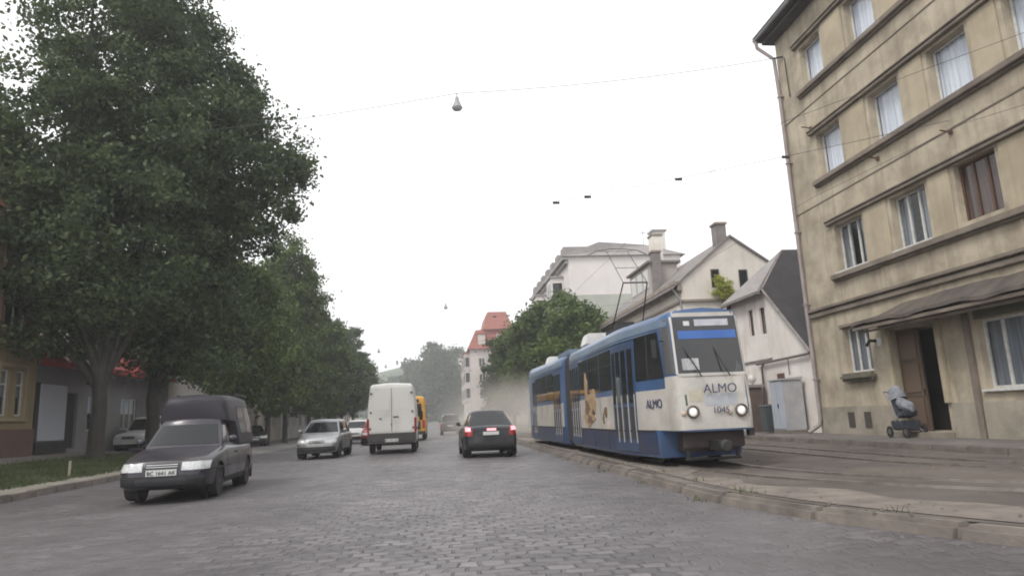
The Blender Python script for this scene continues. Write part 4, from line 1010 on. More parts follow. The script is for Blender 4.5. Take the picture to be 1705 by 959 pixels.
def shop():
    t = root('corner_shop', 'low grey shop with a red canopy roof and a big blank white panel', 'shop', (-19, 34.5, .6))
    Mw = mat('grey_shop_render', (.22, .215, .22), (.18, .175, .18), scale=1, rough=.8, streak=.2)
    X = -15.45; F = Fr('x', X, 1); Y0, Y1 = 28.25, 41.5
    sd = (30.6, 31.5, .8, 3.1); w1 = (32.4, 34.2, 1.5, 3.0); w2 = (35.6, 37.4, 1.5, 3.0)
    mb = MB(); facade(mb, F, Y0, Y1, .2, 4.1, [(*o, .22) for o in (sd, w1, w2)], .22)
    mb.add([(X, Y1, .2), (-24, Y1, .2), (-24, Y1, 4.1), (X, Y1, 4.1)], [(0, 1, 2, 3)]); mb.build('wall', Mw, t, fix=False)
    for o in (w1, w2): window(t, F, o, d=.08, mull=(.33, .66), dfull=.22, curt=M_net, cover=.5)
    q = MB(); F.box(q, sd[0]+.02, sd[1]-.02, .8, 3.08, -.15, -.1); q.build('door', mat('dark_shop_door', (.02, .02, .025), rough=.3), t)
    q = MB(); F.box(q, 28.6, 30.5, 1.15, 3.35, .0, .07); q.build('blank_panel', mat('bluish_white_panel', (.46, .48, .54), (.42, .44, .5), scale=1, rough=.5), t, bevel=.01)
    q = MB(); F.box(q, 28.4, 30.6, .5, 1.1, 0, .12); F.box(q, 28.3, 28.55, 1.1, 3.4, 0, .05); q.build('dark_base', M_black, t)
    q = MB(); vs = []; n = 24
    for i in range(n+1):
        y = 28.4+(39.5-28.4)*i/n; vs += [(X, y, 5.1), (X+1.1, y, 4.15), (X+1.1, y, 3.95), (X, y, 4.08)]
    fs = []
    for i in range(n):
        for j in range(4): a = i*4+j; b = i*4+(j+1) % 4; fs.append((a, b, b+4, a+4))
    fs += [(0, 1, 2, 3), tuple(4*n+k for k in (3, 2, 1, 0))]
    q.add(vs, fs).build('red_canopy', mat('red_awning', (.42, .05, .045), (.32, .04, .04), scale=1.5, rough=.6), t)
    MB().hexa([(X+.1, Y0, 4.1), (-24, Y0, 4.1), (-24, Y1, 4.1), (X+.1, Y1, 4.1), (X-.5, Y0+.3, 5.3), (-23, Y0+.3, 5.3), (-23, Y1-.3, 5.3), (X-.5, Y1-.3, 5.3)]).build('roof', Mr_r, t)
    MB().lathe([(.02, 0), (.12, .02), (.14, .12), (.02, .18)], (X+.25, 31.9, 3.45), 'z', 10).build('wall_lamp', M_black, t)
shop()
for i, (Y0, Y1, ze, c, lb) in enumerate(((41.6, 55, 7.4, (.52, .49, .46), 'white two storey house glimpsed under the left trees, right after the shop'),
        (55.2, 70, 9.2, (.45, .4, .34), 'cream house glimpsed behind the trunks left of the silver car'), (70.2, 90, 8.2, (.5, .48, .46), 'pale house deep under the left row of trees'),
        (90.2, 124, 9.8, (.4, .36, .32), 'last brownish house behind the left tree row'))):
    far_house('terrace_house', lb, -15.5, 1, Y0, Y1, -25, 0.0, ze, ze+2.6, mat('left_house_%s' % 'abcd'[i], c, tuple(v*.85 for v in c), scale=.6, rough=.9, streak=.2), Mr_g if i % 2 else Mr_r, ((1.3, 3.0), (4.5, 6.1)), group='terrace houses behind the left tree row')
# ------------------------------------------------------------------ cars
def arc(n, a0, a1): return [R(a0+(a1-a0)*i/(n-1)) for i in range(n)]
def car(name, label, cat, loc, heading, L=4.1, W=1.7, H=1.48, paint=None, top=None, plan=None, bot=None, gh=None, wheels=(.8, -.75), wr=.3,
        group=None, front='plain', rear='plain', grille=True, pillars=None, glass=None, brake=False, plate=True, ghpaint=None, detail=True, canopy=None, bumper=None, plate_text=None):
    """x forward. top: (fraction from nose, z). gh: (xf_base, xf_top, xr_top, xr_base, z_belt, wb, wt)"""
    t = root(name, label, cat, (0, 0, 0), group); hl = L/2
    top = top or [(0, .60), (.02, .70), (.08, .78), (.2, .87), (.30, .93), (.5, .95), (.9, .97), (.985, .93), (1, .85)]
    plan = plan or [(0, .70), (.012, .80), (.04, .90), (.10, .965), (.2, 1), (.82, 1), (.93, .965), (.985, .90), (1, .84)]
    bot = bot or [(0, .34), (.03, .24), (.12, .19), (.88, .19), (.97, .26), (1, .36)]
    fr = [0, .006, .015, .03, .05, .08, .12, .16, .2, .25, .3, .36, .42, .5, .58, .66, .74, .8, .85, .9, .94, .965, .982, .994, 1]
    rings = []
    for f in fr:
        x = hl - f*L; w = interp(plan, f)*W/2; zt = interp(top, f); zb = interp(bot, f)
        half = [(0, zb), (w*.86, zb), (w*.95, zb+.05), (w*.985, zb+.14), (w, zb+(zt-zb)*.38), (w, zb+(zt-zb)*.55), (w*.985, zb+(zt-zb)*.72), (w*.955, zt-.085), (w*.915, zt-.035), (w*.84, zt-.005), (w*.45, zt+.018), (0, zt+.025)]
        ring = [(x, y, z) for y, z in half] + [(x, -y, z) for y, z in half[-2:0:-1]]
        rings.append(ring)
    B = MB().loft(rings); bv = B.bvh()
    body = B.build('body', paint, t, smooth=50)
    cuts = []
    for wx in (wheels[0]*hl, wheels[1]*hl):
        for s in (-1, 1): cuts.append((wx, s*(W/2+.1), s*(W/2-.28), wr+.01, wr+.055))
    cut_cylinders(body, cuts)
    for wx in (wheels[0]*hl, wheels[1]*hl):   # dark liners and wheels
        for s in (-1, 1):
            MB().lathe([(wr+.05, -.05), (wr+.05, .05)], (wx, s*(W/2-.24), wr+.01), 'y', 24).build('arch_liner', M_black, body)
            y = s*(W/2-.115); c = (wx, y, wr)
            wh = MB().lathe([(wr*.62, -.09), (wr*.93, -.095), (wr, -.06), (wr, .06), (wr*.93, .095), (wr*.62, .09)], c, 'y', 28).build('wheel', M_tyre, t, smooth=40)
            q = MB().lathe([(wr*.3, -.04*s), (wr*.64, -.05*s), (wr*.66, .085*s), (wr*.58, .09*s), (wr*.55, .05*s), (wr*.2, .06*s)], c, 'y', 24)
            rim = q.build('rim', M_black, wh, smooth=35); q = MB()
            for k in range(7):
                a = 2*math.pi*k/7; d = Vector((math.cos(a), 0, math.sin(a))); n = Vector((-d.z, 0, d.x)); o = Vector((wx, y+s*.066, wr))
                i0, i1 = o+d*wr*.1, o+d*wr*.6; dy = Vector((0, s*.02, 0))
                q.hexa([i0-n*.03, i0+n*.03, i1+n*.02, i1-n*.02, i0-n*.03+dy, i0+n*.03+dy, i1+n*.02+dy, i1-n*.02+dy])
            q.lathe([(wr*.18, 0), (wr*.16, s*.03)], (wx, y+s*.06, wr), 'y', 12); q.lathe([(wr*.58, 0), (wr*.64, 0), (wr*.64, s*.02), (wr*.58, s*.02)], (wx, y+s*.066, wr), 'y', 24)
            q.build('rim_spokes', M_rim, wh, smooth=30)
    # greenhouse
    xf0, xf1, xr1, xr0, zb, wb, wt = gh
    def GW(tt): return (wb + (wt-wb)*tt)
    def ringat(tt, z, k=1.0, c=0):
        w = GW(tt)*k; xf = xf0+(xf1-xf0)*tt; xr = xr0+(xr1-xr0)*tt; m = (xf+xr)/2; xf = m+(xf-m)*k; xr = m+(xr-m)*k
        r = []
        for u in [i/8 for i in range(1, 8)]: r.append((xf+.10*(1-(2*u-1)**2)-.02, (2*u-1)*w, z+c*(1-(2*u-1)**2)*.5))
        for u in [i/8 for i in range(0, 9)]: r.append((xf-.05-(xf-xr-.1)*u, w*(1-.035*(2*u-1)**2), z+c*.2*(1-(2*u-1)**2)))
        for u in [i/8 for i in range(7, 0, -1)]: r.append((xr-.06*(1-(2*u-1)**2)+.02, (2*u-1)*w, z+c*(1-(2*u-1)**2)*.5))
        for u in [i/8 for i in range(8, -1, -1)]: r.append((xf-.05-(xf-xr-.1)*u, -w*(1-.035*(2*u-1)**2), z+c*.2*(1-(2*u-1)**2)))
        return r
    zr = H-.04
    rg_ = [ringat(tt, zb-.06+(zr-.05-zb+.06)*tt) for tt in (0, .25, .5, .75, 1)] + [ringat(1, zr-.015, .965), ringat(1, zr+.012, .88, .02), ringat(1, zr+.025, .6, .03), ringat(1, zr+.03, .2, .01)]
    Gm = MB().loft(rg_); gv = Gm.bvh()
    g = Gm.build('cabin', ghpaint or paint, t, smooth=40)
    gl = glass or M_glass_car
    def zt_(q): return zb-.06+(zr-.05-zb+.06)*q
    for (q0, q1, sgn, nm) in ((.17, .93, 1, 'windscreen'), (.17 if rear != 'low' else .2, .9, -1, 'rear_window')):
        if nm == 'rear_window' and canopy: continue
        w0, w1 = GW(q0)-.07, GW(q1)-.075; X_ = sgn*(hl+1)
        wd = decal(gv, [(X_, -w0, zt_(q0)), (X_, w0, zt_(q0)), (X_, w1, zt_(q1)), (X_, -w1, zt_(q1))], (-sgn, 0, 0), .006, 10, 5).build(nm, gl, t, smooth=60)
    pil = pillars or (.36, .68)
    def xx(u, tt):
        a = xf0+(xf1-xf0)*tt-.13; b = xr0+(xr1-xr0)*tt+.12; return a+(b-a)*u
    ed = [0.0]+list(pil)+[1.0]
    for s in (-1, 1):
        for a, b in zip(ed, ed[1:]):
            a_ = a + (.018 if a > 0 else 0); b_ = b-(.018 if b < 1 else 0)
            decal(gv, [(xx(a_, .2), s*3, zt_(.2)), (xx(b_, .2), s*3, zt_(.2)), (xx(b_, .88), s*3, zt_(.88)), (xx(a_, .88), s*3, zt_(.88))], (0, -s, 0), .006, 5, 4).build('side_window', gl, t, smooth=60)
        # door shut lines, handle, sill strip, mirror
        for u in [0.02]+list(pil[:2]):
            x = xx(u, 0); decal(bv, [(x-.008, s*3, .3), (x+.008, s*3, .3), (x+.008, s*3, zb-.06), (x-.008, s*3, zb-.06)], (0, -s, 0), .003, 1, 8, .006).build('door_seam', M_ink, body)
        for u in pil[:2]:
            x = xx(u, 0)+.2; decal(bv, [(x-.09, s*3, zb-.19), (x+.09, s*3, zb-.19), (x+.09, s*3, zb-.155), (x-.09, s*3, zb-.155)], (0, -s, 0), .022, 2, 1, .02).build('door_handle', M_black, t)
        decal(bv, [(wheels[1]*hl+wr+.1, s*3, .22), (wheels[0]*hl-wr-.1, s*3, .22), (wheels[0]*hl-wr-.1, s*3, .33), (wheels[1]*hl+wr+.1, s*3, .33)], (0, -s, 0), .012, 8, 2).build('sill_trim', M_black, t)
        mx = xf0-.32; my = s*(GW(0)+.12)
        m = MB().loft([[(mx+dx, my+s*.085*k*math.cos(a), zb+.10+.07*k*math.sin(a)) for a in arc(13, 0, 332)] for dx, k in ((.07, .45), (.04, .9), (0, 1), (-.03, .97))]).build('mirror', paint if detail else M_black, t, smooth=50)
        MB().box(mx-.02, mx+.02, s*(GW(0)-.03), my, zb+.02, zb+.06).build('mirror_arm', M_black, m)
    NX = hl+1
    def fdec(y0, y1, z0, z1, m, nm, sgn=1, off=.01, skew=0, par=None, nu=8, nv=3, z0b=None, z1b=None, lab=None):
        c = [(sgn*NX, y0, z0), (sgn*NX, y1, z0b if z0b is not None else z0), (sgn*NX, y1+skew, z1b if z1b is not None else z1), (sgn*NX, y0, z1)]
        return decal(bv, c, (-sgn, 0, 0), off, nu, nv).build(nm, m, par or t, smooth=60, label=lab)
    bm_ = bumper or M_black; zt0 = interp(top, .02)
    # front
    for s in (-1, 1):
        a, b = s*W*.2, s*W*.43
        if front == 'boxy': fdec(s*W*.20, s*W*.455, zt0-.155, zt0-.02, M_lamp, 'headlight', 1, .014)
        else: fdec(s*W*.21, s*W*.44, zt0-.15, zt0-.05, M_lamp, 'headlight', 1, .014, z1b=zt0+.005, z0b=zt0-.13)
    if grille:
        g_ = fdec(-W*.17, W*.17, zt0-.145, zt0-.03, M_black, 'grille', 1, .010)
        for k in range(3): fdec(-W*.16, W*.16, zt0-.13+.035*k, zt0-.122+.035*k, M_chrome, 'grille_bar', 1, .018, par=g_, nv=1)
    fdec(-W*.42, W*.42, .30, .46, bm_, 'bumper', 1, .03)
    fdec(-W*.26, W*.26, .33, .42, M_ink, 'air_intake', 1, .036)
    if plate:
        p = fdec(-.26, .26, .46, .56, M_plate, 'number_plate', 1, .045, nu=2, nv=1)
        p2 = fdec(-.26, .26, .72 if rear == 'hatch' else .5, .83 if rear == 'hatch' else .61, M_plate, 'number_plate', -1, .03, nu=2, nv=1)
        if plate_text:
            q = MB()
            xs_ = -.22
            for ch in plate_text: pass
            text(plate_text, .095, basis((0, 1, 0), (0, 0, 1), (hl+.05, 0, .505)), p, M_ink)
    # rear
    zr_ = interp(top, .97)
    for s in (-1, 1):
        l = fdec(s*W*.33, s*W*.452, zr_-.30, zr_-.03, M_red, 'tail_light', -1, .012)
        if brake: fdec(s*W*.365, s*W*.445, zr_-.15, zr_-.04, M_brake, 'brake_light', -1, .022, par=l)
    fdec(-W*.42, W*.42, .30, .47, bm_, 'bumper', -1, .03)
    if rear == 'hatch':
        fdec(-W*.30, W*.30, .49, .50, M_ink, 'tailgate_seam', -1, .004, nv=1)
        if brake: fdec(-.17, .13, .86, .93, M_brake, 'centre_glint', -1, .03)  # glowing patch imitating a reflection on the tailgate above the plate, not a lamp
    t.location = loc; t.rotation_euler = (0, 0, heading)
    return t, bv, gv
UP, DN = R(90), R(-90)      # away from the camera, towards the camera
def paint(name, c, rough=.32, met=.15, dirt=.4): return mat(name, c, tuple(v*.9 for v in c), scale=2, rough=rough, metal=met, coat=.2, dirt=(.16, .14, .12), dirt_amt=dirt, dscale=1.8)
P_plum = paint('dark_plum_paint', (.038, .033, .046)); P_silver = paint('silver_paint', (.34, .345, .36), met=.6)
P_white = paint('white_paint', (.55, .55, .54), met=0); P_dark = paint('dark_blue_black_paint', (.014, .016, .024)); P_blackp = paint('black_paint', (.02, .021, .023))
P_red = paint('red_paint', (.35, .03, .04), met=.1); P_grey = paint('graphite_paint', (.06, .065, .075), met=.4); P_yel = paint('yellow_bus_paint', (.62, .30, .02), met=0, dirt=.3)

HT = [(0, .62), (.015, .72), (.06, .79), (.18, .88), (.27, .94), (.5, .96), (.88, .99), (.975, .96), (1, .88)]
# pickup with a raised hardtop at the left
tp = [(0, .56), (.012, .68), (.05, .74), (.18, .84), (.29, .91), (.34, .93), (.62, .93), (.97, .93), (1, .9)]
pk, bvp, gvp = car('pickup_car', 'dark plum pickup with boxy headlights and a tall black hardtop, coming along the left kerb', 'pickup', (0, 0, 0), 0, L=4.35, W=1.68, H=1.45, paint=P_plum, top=tp,
    gh=(.95, .42, -.25, -.45, .93, .76, .60), wheels=(.62, -.60), wr=.29, front='boxy', pillars=(.93,), canopy=True, plate=True, plate_text='BC 1641 AK')
def hardtop(t):
    Mh = mat('black_hardtop', (.022, .019, .026), (.03, .026, .034), scale=2, rough=.5, spec=.3)
    rings = []
    for x, k, zt, zb in ((.22, .93, 1.80, 1.40), (.15, .985, 1.88, 1.39), (0, 1, 1.92, 1.38), (-.40, 1, 1.93, 1.37), (-.44, 1, 1.93, .9), (-1.3, 1, 1.93, .9), (-1.95, 1, 1.9, .9), (-2.08, .985, 1.86, .9), (-2.16, .94, 1.75, .9)):
        w0, w1 = .80*k, .62*k
        wz = lambda z: w0+(w1-w0)*max(0, z-1.0)/.8
        half = [(0, zb), (wz(zb), zb), (wz(max(1.0, zb+.02)), max(1.0, zb+.02)), (wz(max(1.4, zb+.1)), max(1.4, zb+.1)), (w1, zt-.12), (w1*.95, zt-.05), (w1*.82, zt-.01), (0, zt+.02)]
        rings.append([(x, y, z) for y, z in half]+[(x, -y, z) for y, z in half[-2:0:-1]])
    B = MB().loft(rings); bv = B.bvh(); h = B.build('hardtop', Mh, t, smooth=40)
    for s in (-1, 1):
        for a, b in ((-.68, -1.32), (-1.38, -2.0)):
            decal(bv, [(a, s*3, 1.12), (b, s*3, 1.12), (b, s*3, 1.68), (a, s*3, 1.68)], (0, -s, 0), .008, 4, 4).build('side_window', M_glass_car, h, smooth=60)
    MB().box(-2.0, -.7, -.62, -.6, 1.93, 1.97).build('roof_rail', M_black, h); MB().box(-2.0, -.7, .6, .62, 1.93, 1.97).build('roof_rail', M_black, h)
    for s in (-1, 1): MB().box(-2.03, -2.0, s*.62-.17, s*.62+.17, .12, .42).build('mud_flap', M_black, t)
    # pale sun-screen leaning behind the windscreen on the passenger side
    for s in (-1, 1):
        decal(bvp, [(.55, s*3, .52), (1.98, s*3, .52), (1.98, s*3, .545), (.55, s*3, .545)], (0, -s, 0), .012, 8, 1).build('rubbing_strip', M_black, t)
# children must be built before the root is moved, so build at the origin
hardtop(pk)
pk.scale = (1, 1, 1.05); pk.location = (-5.2, 15.6, 0); pk.rotation_euler = (0, 0, R(-86))
_s, _, _ = car('hatchback', 'silver hatchback driving towards the camera, left of the white van', 'hatchback', (-4.68, 29.7, 0), R(-92), L=3.95, W=1.68, H=1.52, paint=P_silver, top=HT,
    gh=(1.15, .45, -1.25, -1.72, .96, .78, .60), wheels=(.66, -.62), wr=.295, rear='hatch', front='sweep', plate_text='BC 4372 EH')
car('estate_car', 'white estate car following behind the silver hatchback', 'car', (-5.62, 49.6, 0), R(-90), L=4.3, W=1.72, H=1.56, paint=P_white, top=HT, gh=(1.2, .5, -1.5, -1.9, .96, .78, .61), wheels=(.66, -.62), wr=.3)
car('red_car', 'red car mostly hidden behind the left side of the white van', 'car', (-3.85, 44.5, 0), R(-90), L=4.2, W=1.74, H=1.6, paint=P_red, top=HT, gh=(1.2, .5, -1.4, -1.85, .98, .78, .62), wheels=(.66, -.62), wr=.3)
car('hatchback', 'dark hatchback with lit brake lights ahead, beside the kerb and the tram', 'hatchback', (1.66, 24.7, 0), R(91), L=4.15, W=1.82, H=1.54, paint=P_dark, top=[(0, .66), (.015, .76), (.06, .83), (.18, .92), (.27, .98), (.5, 1.0), (.88, 1.03), (.975, 1.0), (1, .92)],
    gh=(1.2, .45, -1.2, -1.97, .99, .80, .57), wheels=(.66, -.62), wr=.315, rear='hatch', brake=True, plate_text='BC 7208 CM')
car('suv', 'small dark off-roader seen from behind in the dust, left of the dark hatchback', 'suv', (1.02, 62.5, 0), R(90), L=4.2, W=1.78, H=1.78, paint=P_grey, top=[(0, .75), (.015, .85), (.06, .93), (.2, 1.02), (.5, 1.05), (.98, 1.05), (1, 1.0)],
    gh=(1.1, .7, -1.7, -1.95, 1.05, .82, .70), wheels=(.66, -.62), wr=.34, rear='hatch', bot=[(0, .42), (.1, .28), (.9, .28), (1, .42)])
car('saloon_car', 'black car parked under the left trees beyond the pickup, headlights catching the light', 'car', (-13.0, 50.5, .05), R(-72), L=4.4, W=1.75, H=1.46, paint=P_blackp, top=HT, gh=(1.0, .3, -1.1, -1.6, .95, .78, .6), wheels=(.64, -.62), wr=.3, front='boxy')
car('suv', 'white off-roader parked behind the tree trunks at the left', 'suv', (-13.75, 35.4, .36), R(-98), L=4.3, W=1.76, H=1.72, paint=P_white, top=[(0, .72), (.015, .82), (.06, .92), (.2, 1.0), (.5, 1.04), (.98, 1.04), (1, .98)],
    gh=(1.1, .62, -1.75, -1.95, 1.03, .80, .69), wheels=(.66, -.62), wr=.34, front='plain', bot=[(0, .42), (.1, .28), (.9, .28), (1, .42)])

# ------------------------------------------------------------------ white van
def van():
    t = root('panel_van', 'tall white panel van seen from behind in the middle of the road', 'van', (0, 0, 0))
    Lh = 2.85; W = 1.98; rings = []
    tab = [(-Lh, .93, 2.48, .44), (-Lh+.03, .975, 2.55, .42), (-Lh+.12, 1, 2.6, .38), (-1.5, 1, 2.63, .36), (.6, 1, 2.63, .36), (1.1, .99, 2.55, .36), (1.35, .98, 2.35, .36), (1.75, .97, 1.75, .34), (2.0, .96, 1.32, .32), (2.5, .93, 1.12, .28), (2.75, .86, .98, .28), (2.85, .78, .8, .34)]
    for x, k, zt, zb in tab:
        w = W/2*k; hi = min(zt-.25, 2.2)
        tw = w*(1-.115*max(0, (zt-1.1))/1.5)
        half = [(0, zb), (w*.95, zb), (w*.985, zb+.08), (w, zb+(zt-zb)*.25), (w, zb+(zt-zb)*.42), (w*.975, zb+(zt-zb)*.62), (tw, zt-.16), (tw*.965, zt-.07), (tw*.86, zt-.015), (0, zt+.03)]
        rings.append([(x, y, z) for y, z in half]+[(x, -y, z) for y, z in half[-2:0:-1]])
    B = MB().loft(rings); bv = B.bvh(); P_ = mat('van_white', (.60, .59, .56), (.55, .54, .51), scale=1.5, rough=.4, dirt=(.3, .27, .23), dirt_amt=.4, dscale=1.2, coat=.2)
    body = B.build('body', P_, t, smooth=42)
    cut_cylinders(body, [(x, s*(W/2+.1), s*(W/2-.3), .34, .4) for x in (1.85, -1.75) for s in (-1, 1)])
    X_ = -Lh-1
    def dec(y0, y1, z0, z1, m, nm, off=.012, par=None, nu=4, nv=6, k=1.0, th=.014):
        c = [(X_, y0, z0), (X_, y1, z0), (X_, y1*k, z1), (X_, y0*k, z1)]
        return decal(bv, c, (1, 0, 0), off, nu, nv, th).build(nm, m, par or t, smooth=60)
    for s in (-1, 1):
        d = dec(s*.012, s*.86, .80, 2.44, P_, 'rear_door', .012, k=.92)
        dec(s*.1, s*.72, 1.62, 2.3, mat('van_panel_shade', (.57, .56, .53), rough=.45), 'pressed_panel', .018, par=d, k=.95)
        for z in (.9, 1.5, 2.2): dec(s*.83*(1-.05*(z-.8)), s*.9*(1-.05*(z-.8)), z, z+.07, M_black, 'hinge', .03, par=d)
    dec(.012, -.012, .80, 2.44, M_ink, 'door_gap', .004, nv=10, k=.92)
    dec(-.06, -.28, 1.33, 1.37, M_black, 'door_handle', .03); dec(-.02, .03, 1.05, 1.1, M_black, 'lock', .03); dec(.4, .5, 1.28, 1.32, M_black, 'lock', .03)
    text('cargo' if 0 else '—————', .11, basis((0, -1, 0), (0, 0, 1), (-Lh-.02, .55, .99)), t, mat('faded_blue_print', (.25, .25, .3), rough=.6), 'faded_print_line') if 0 else None
    for s in (-1, 1): dec(s*.905, s*.985, .72, 1.3, M_red, 'tail_light', .015)
    MB().box(-Lh-.07, -Lh+.2, -.97, .97, .42, .76).build('bumper', mat('worn_black_bumper', (.035, .033, .033), (.05, .047, .045), scale=4, rough=.7), t, bevel=.03)
    MB().box(-Lh-.08, -Lh-.07, -.26, .26, .44, .55).build('number_plate', M_plate, t)
    text('BC 3915 BA', .1, basis((0, -1, 0), (0, 0, 1), (-Lh-.082, 0, .495)), t, M_ink)
    q = MB(); q.tube([(-Lh+.1, .45, .33), (-1.6, .5, .36), (0, .5, .36)], .035, 8); q.box(-2.6, 1.5, -.4, .4, .3, .42); q.box(-1.8, -1.7, -.8, .8, .28, .36); q.build('chassis', M_black, t)
    for x in (1.85, -1.75):
        for s in (-1, 1):
            wh = MB().lathe([(.2, -.1), (.31, -.11), (.34, -.07), (.34, .07), (.31, .11), (.2, .1)], (x, s*.86, .34), 'y', 26).build('wheel', M_tyre, t, smooth=40)
            MB().lathe([(.05, 0), (.2, s*.0), (.21, s*.1), (.17, s*.105), (.08, s*.07)], (x, s*.86, .34), 'y', 20).build('rim', M_rim, wh, smooth=40)
    for s in (-1, 1):
        decal(bv, [(2.05, s*3, 1.2), (1.15, s*3, 1.2), (1.25, s*3, 1.85), (1.7, s*3, 1.8)], (0, -s, 0), .006, 4, 3).build('side_window', M_glass_car, t)
        m = MB().box(1.75, 1.85, s*1.02, s*1.2, 1.2, 1.6).build('mirror', M_black, t, bevel=.03)
        decal(bv, [(-2.4, s*3, .85), (1.0, s*3, .85), (1.0, s*3, .95), (-2.4, s*3, .95)], (0, -s, 0), .015, 10, 1).build('rubbing_strip', M_black, t)
    decal(bv, [(5, -.8, 1.3), (5, .8, 1.3), (5, .7, 2.0), (5, -.7, 2.0)], (-1, 0, 0), .008, 8, 4).build('windscreen', M_glass_car, t, smooth=60)
    for s in (-1, 1): decal(bv, [(5, s*.45, .75), (5, s*.75, .75), (5, s*.75, .95), (5, s*.45, .95)], (-1, 0, 0), .01, 3, 2).build('headlight', M_lamp, t)
    t.location = (-1.95, 31.9, 0); t.rotation_euler = (0, 0, R(90.5)); t.scale = (1, 1.02, 1.1)
van()
# ------------------------------------------------------------------ yellow bus
def bus():
    t = root('yellow_bus', 'yellow bus ahead of the white van, only its right rear edge showing', 'bus', (0, 0, 0))
    W = 2.3; rings = []
    for x, k, zt in ((-3.6, .95, 2.85), (-3.55, .985, 2.93), (-3.4, 1, 2.98), (3.3, 1, 2.98), (3.5, .98, 2.9), (3.62, .93, 2.7)):
        w = W/2*k; half = [(0, .4), (w*.97, .4), (w, .5), (w, 1.5), (w*.97, 2.5), (w*.92, zt-.14), (w*.8, zt-.03), (0, zt)]
        rings.append([(x, y, z) for y, z in half]+[(x, -y, z) for y, z in half[-2:0:-1]])
    B = MB().loft(rings); bv = B.bvh(); B.build('body', P_yel, t, smooth=40)
    decal(bv, [(-6, -.9, 1.6), (-6, .9, 1.6), (-6, .85, 2.45), (-6, -.85, 2.45)], (1, 0, 0), .01, 6, 3).build('rear_window', M_glass_car, t)
    for s in (-1, 1):
        for k in range(5):
            a = -3.2+k*1.3; decal(bv, [(a, s*4, 1.45), (a+1.15, s*4, 1.45), (a+1.15, s*4, 2.4), (a, s*4, 2.4)], (0, -s, 0), .01, 2, 2).build('side_window', M_glass_car, t)
        decal(bv, [(-6, s*.9, .8), (-6, s*1.08, .8), (-6, s*1.08, 1.35), (-6, s*.9, 1.35)], (1, 0, 0), .015, 2, 2).build('tail_light', M_red, t)
        for x in (-2.2, 2.3): MB().lathe([(.2, -.12), (.4, -.13), (.44, -.08), (.44, .08), (.4, .13), (.2, .12)], (x, s*1.0, .44), 'y', 22).build('wheel', M_tyre, t, smooth=40)
    decal(bv, [(-6, -.7, 2.52), (-6, .7, 2.52), (-6, .7, 2.75), (-6, -.7, 2.75)], (1, 0, 0), .012, 3, 1).build('route_board', M_black, t)
    decal(bv, [(-6, -.8, .7), (-6, .8, .7), (-6, .8, 1.3), (-6, -.8, 1.3)], (1, 0, 0), .012, 3, 2).build('engine_cover', M_black, t)
    MB().box(-3.72, -3.5, -1.12, 1.12, .4, .62).build('bumper', M_black, t, bevel=.03)
    t.location = (-2.0, 51, 0); t.rotation_euler = (0, 0, R(90))
bus()

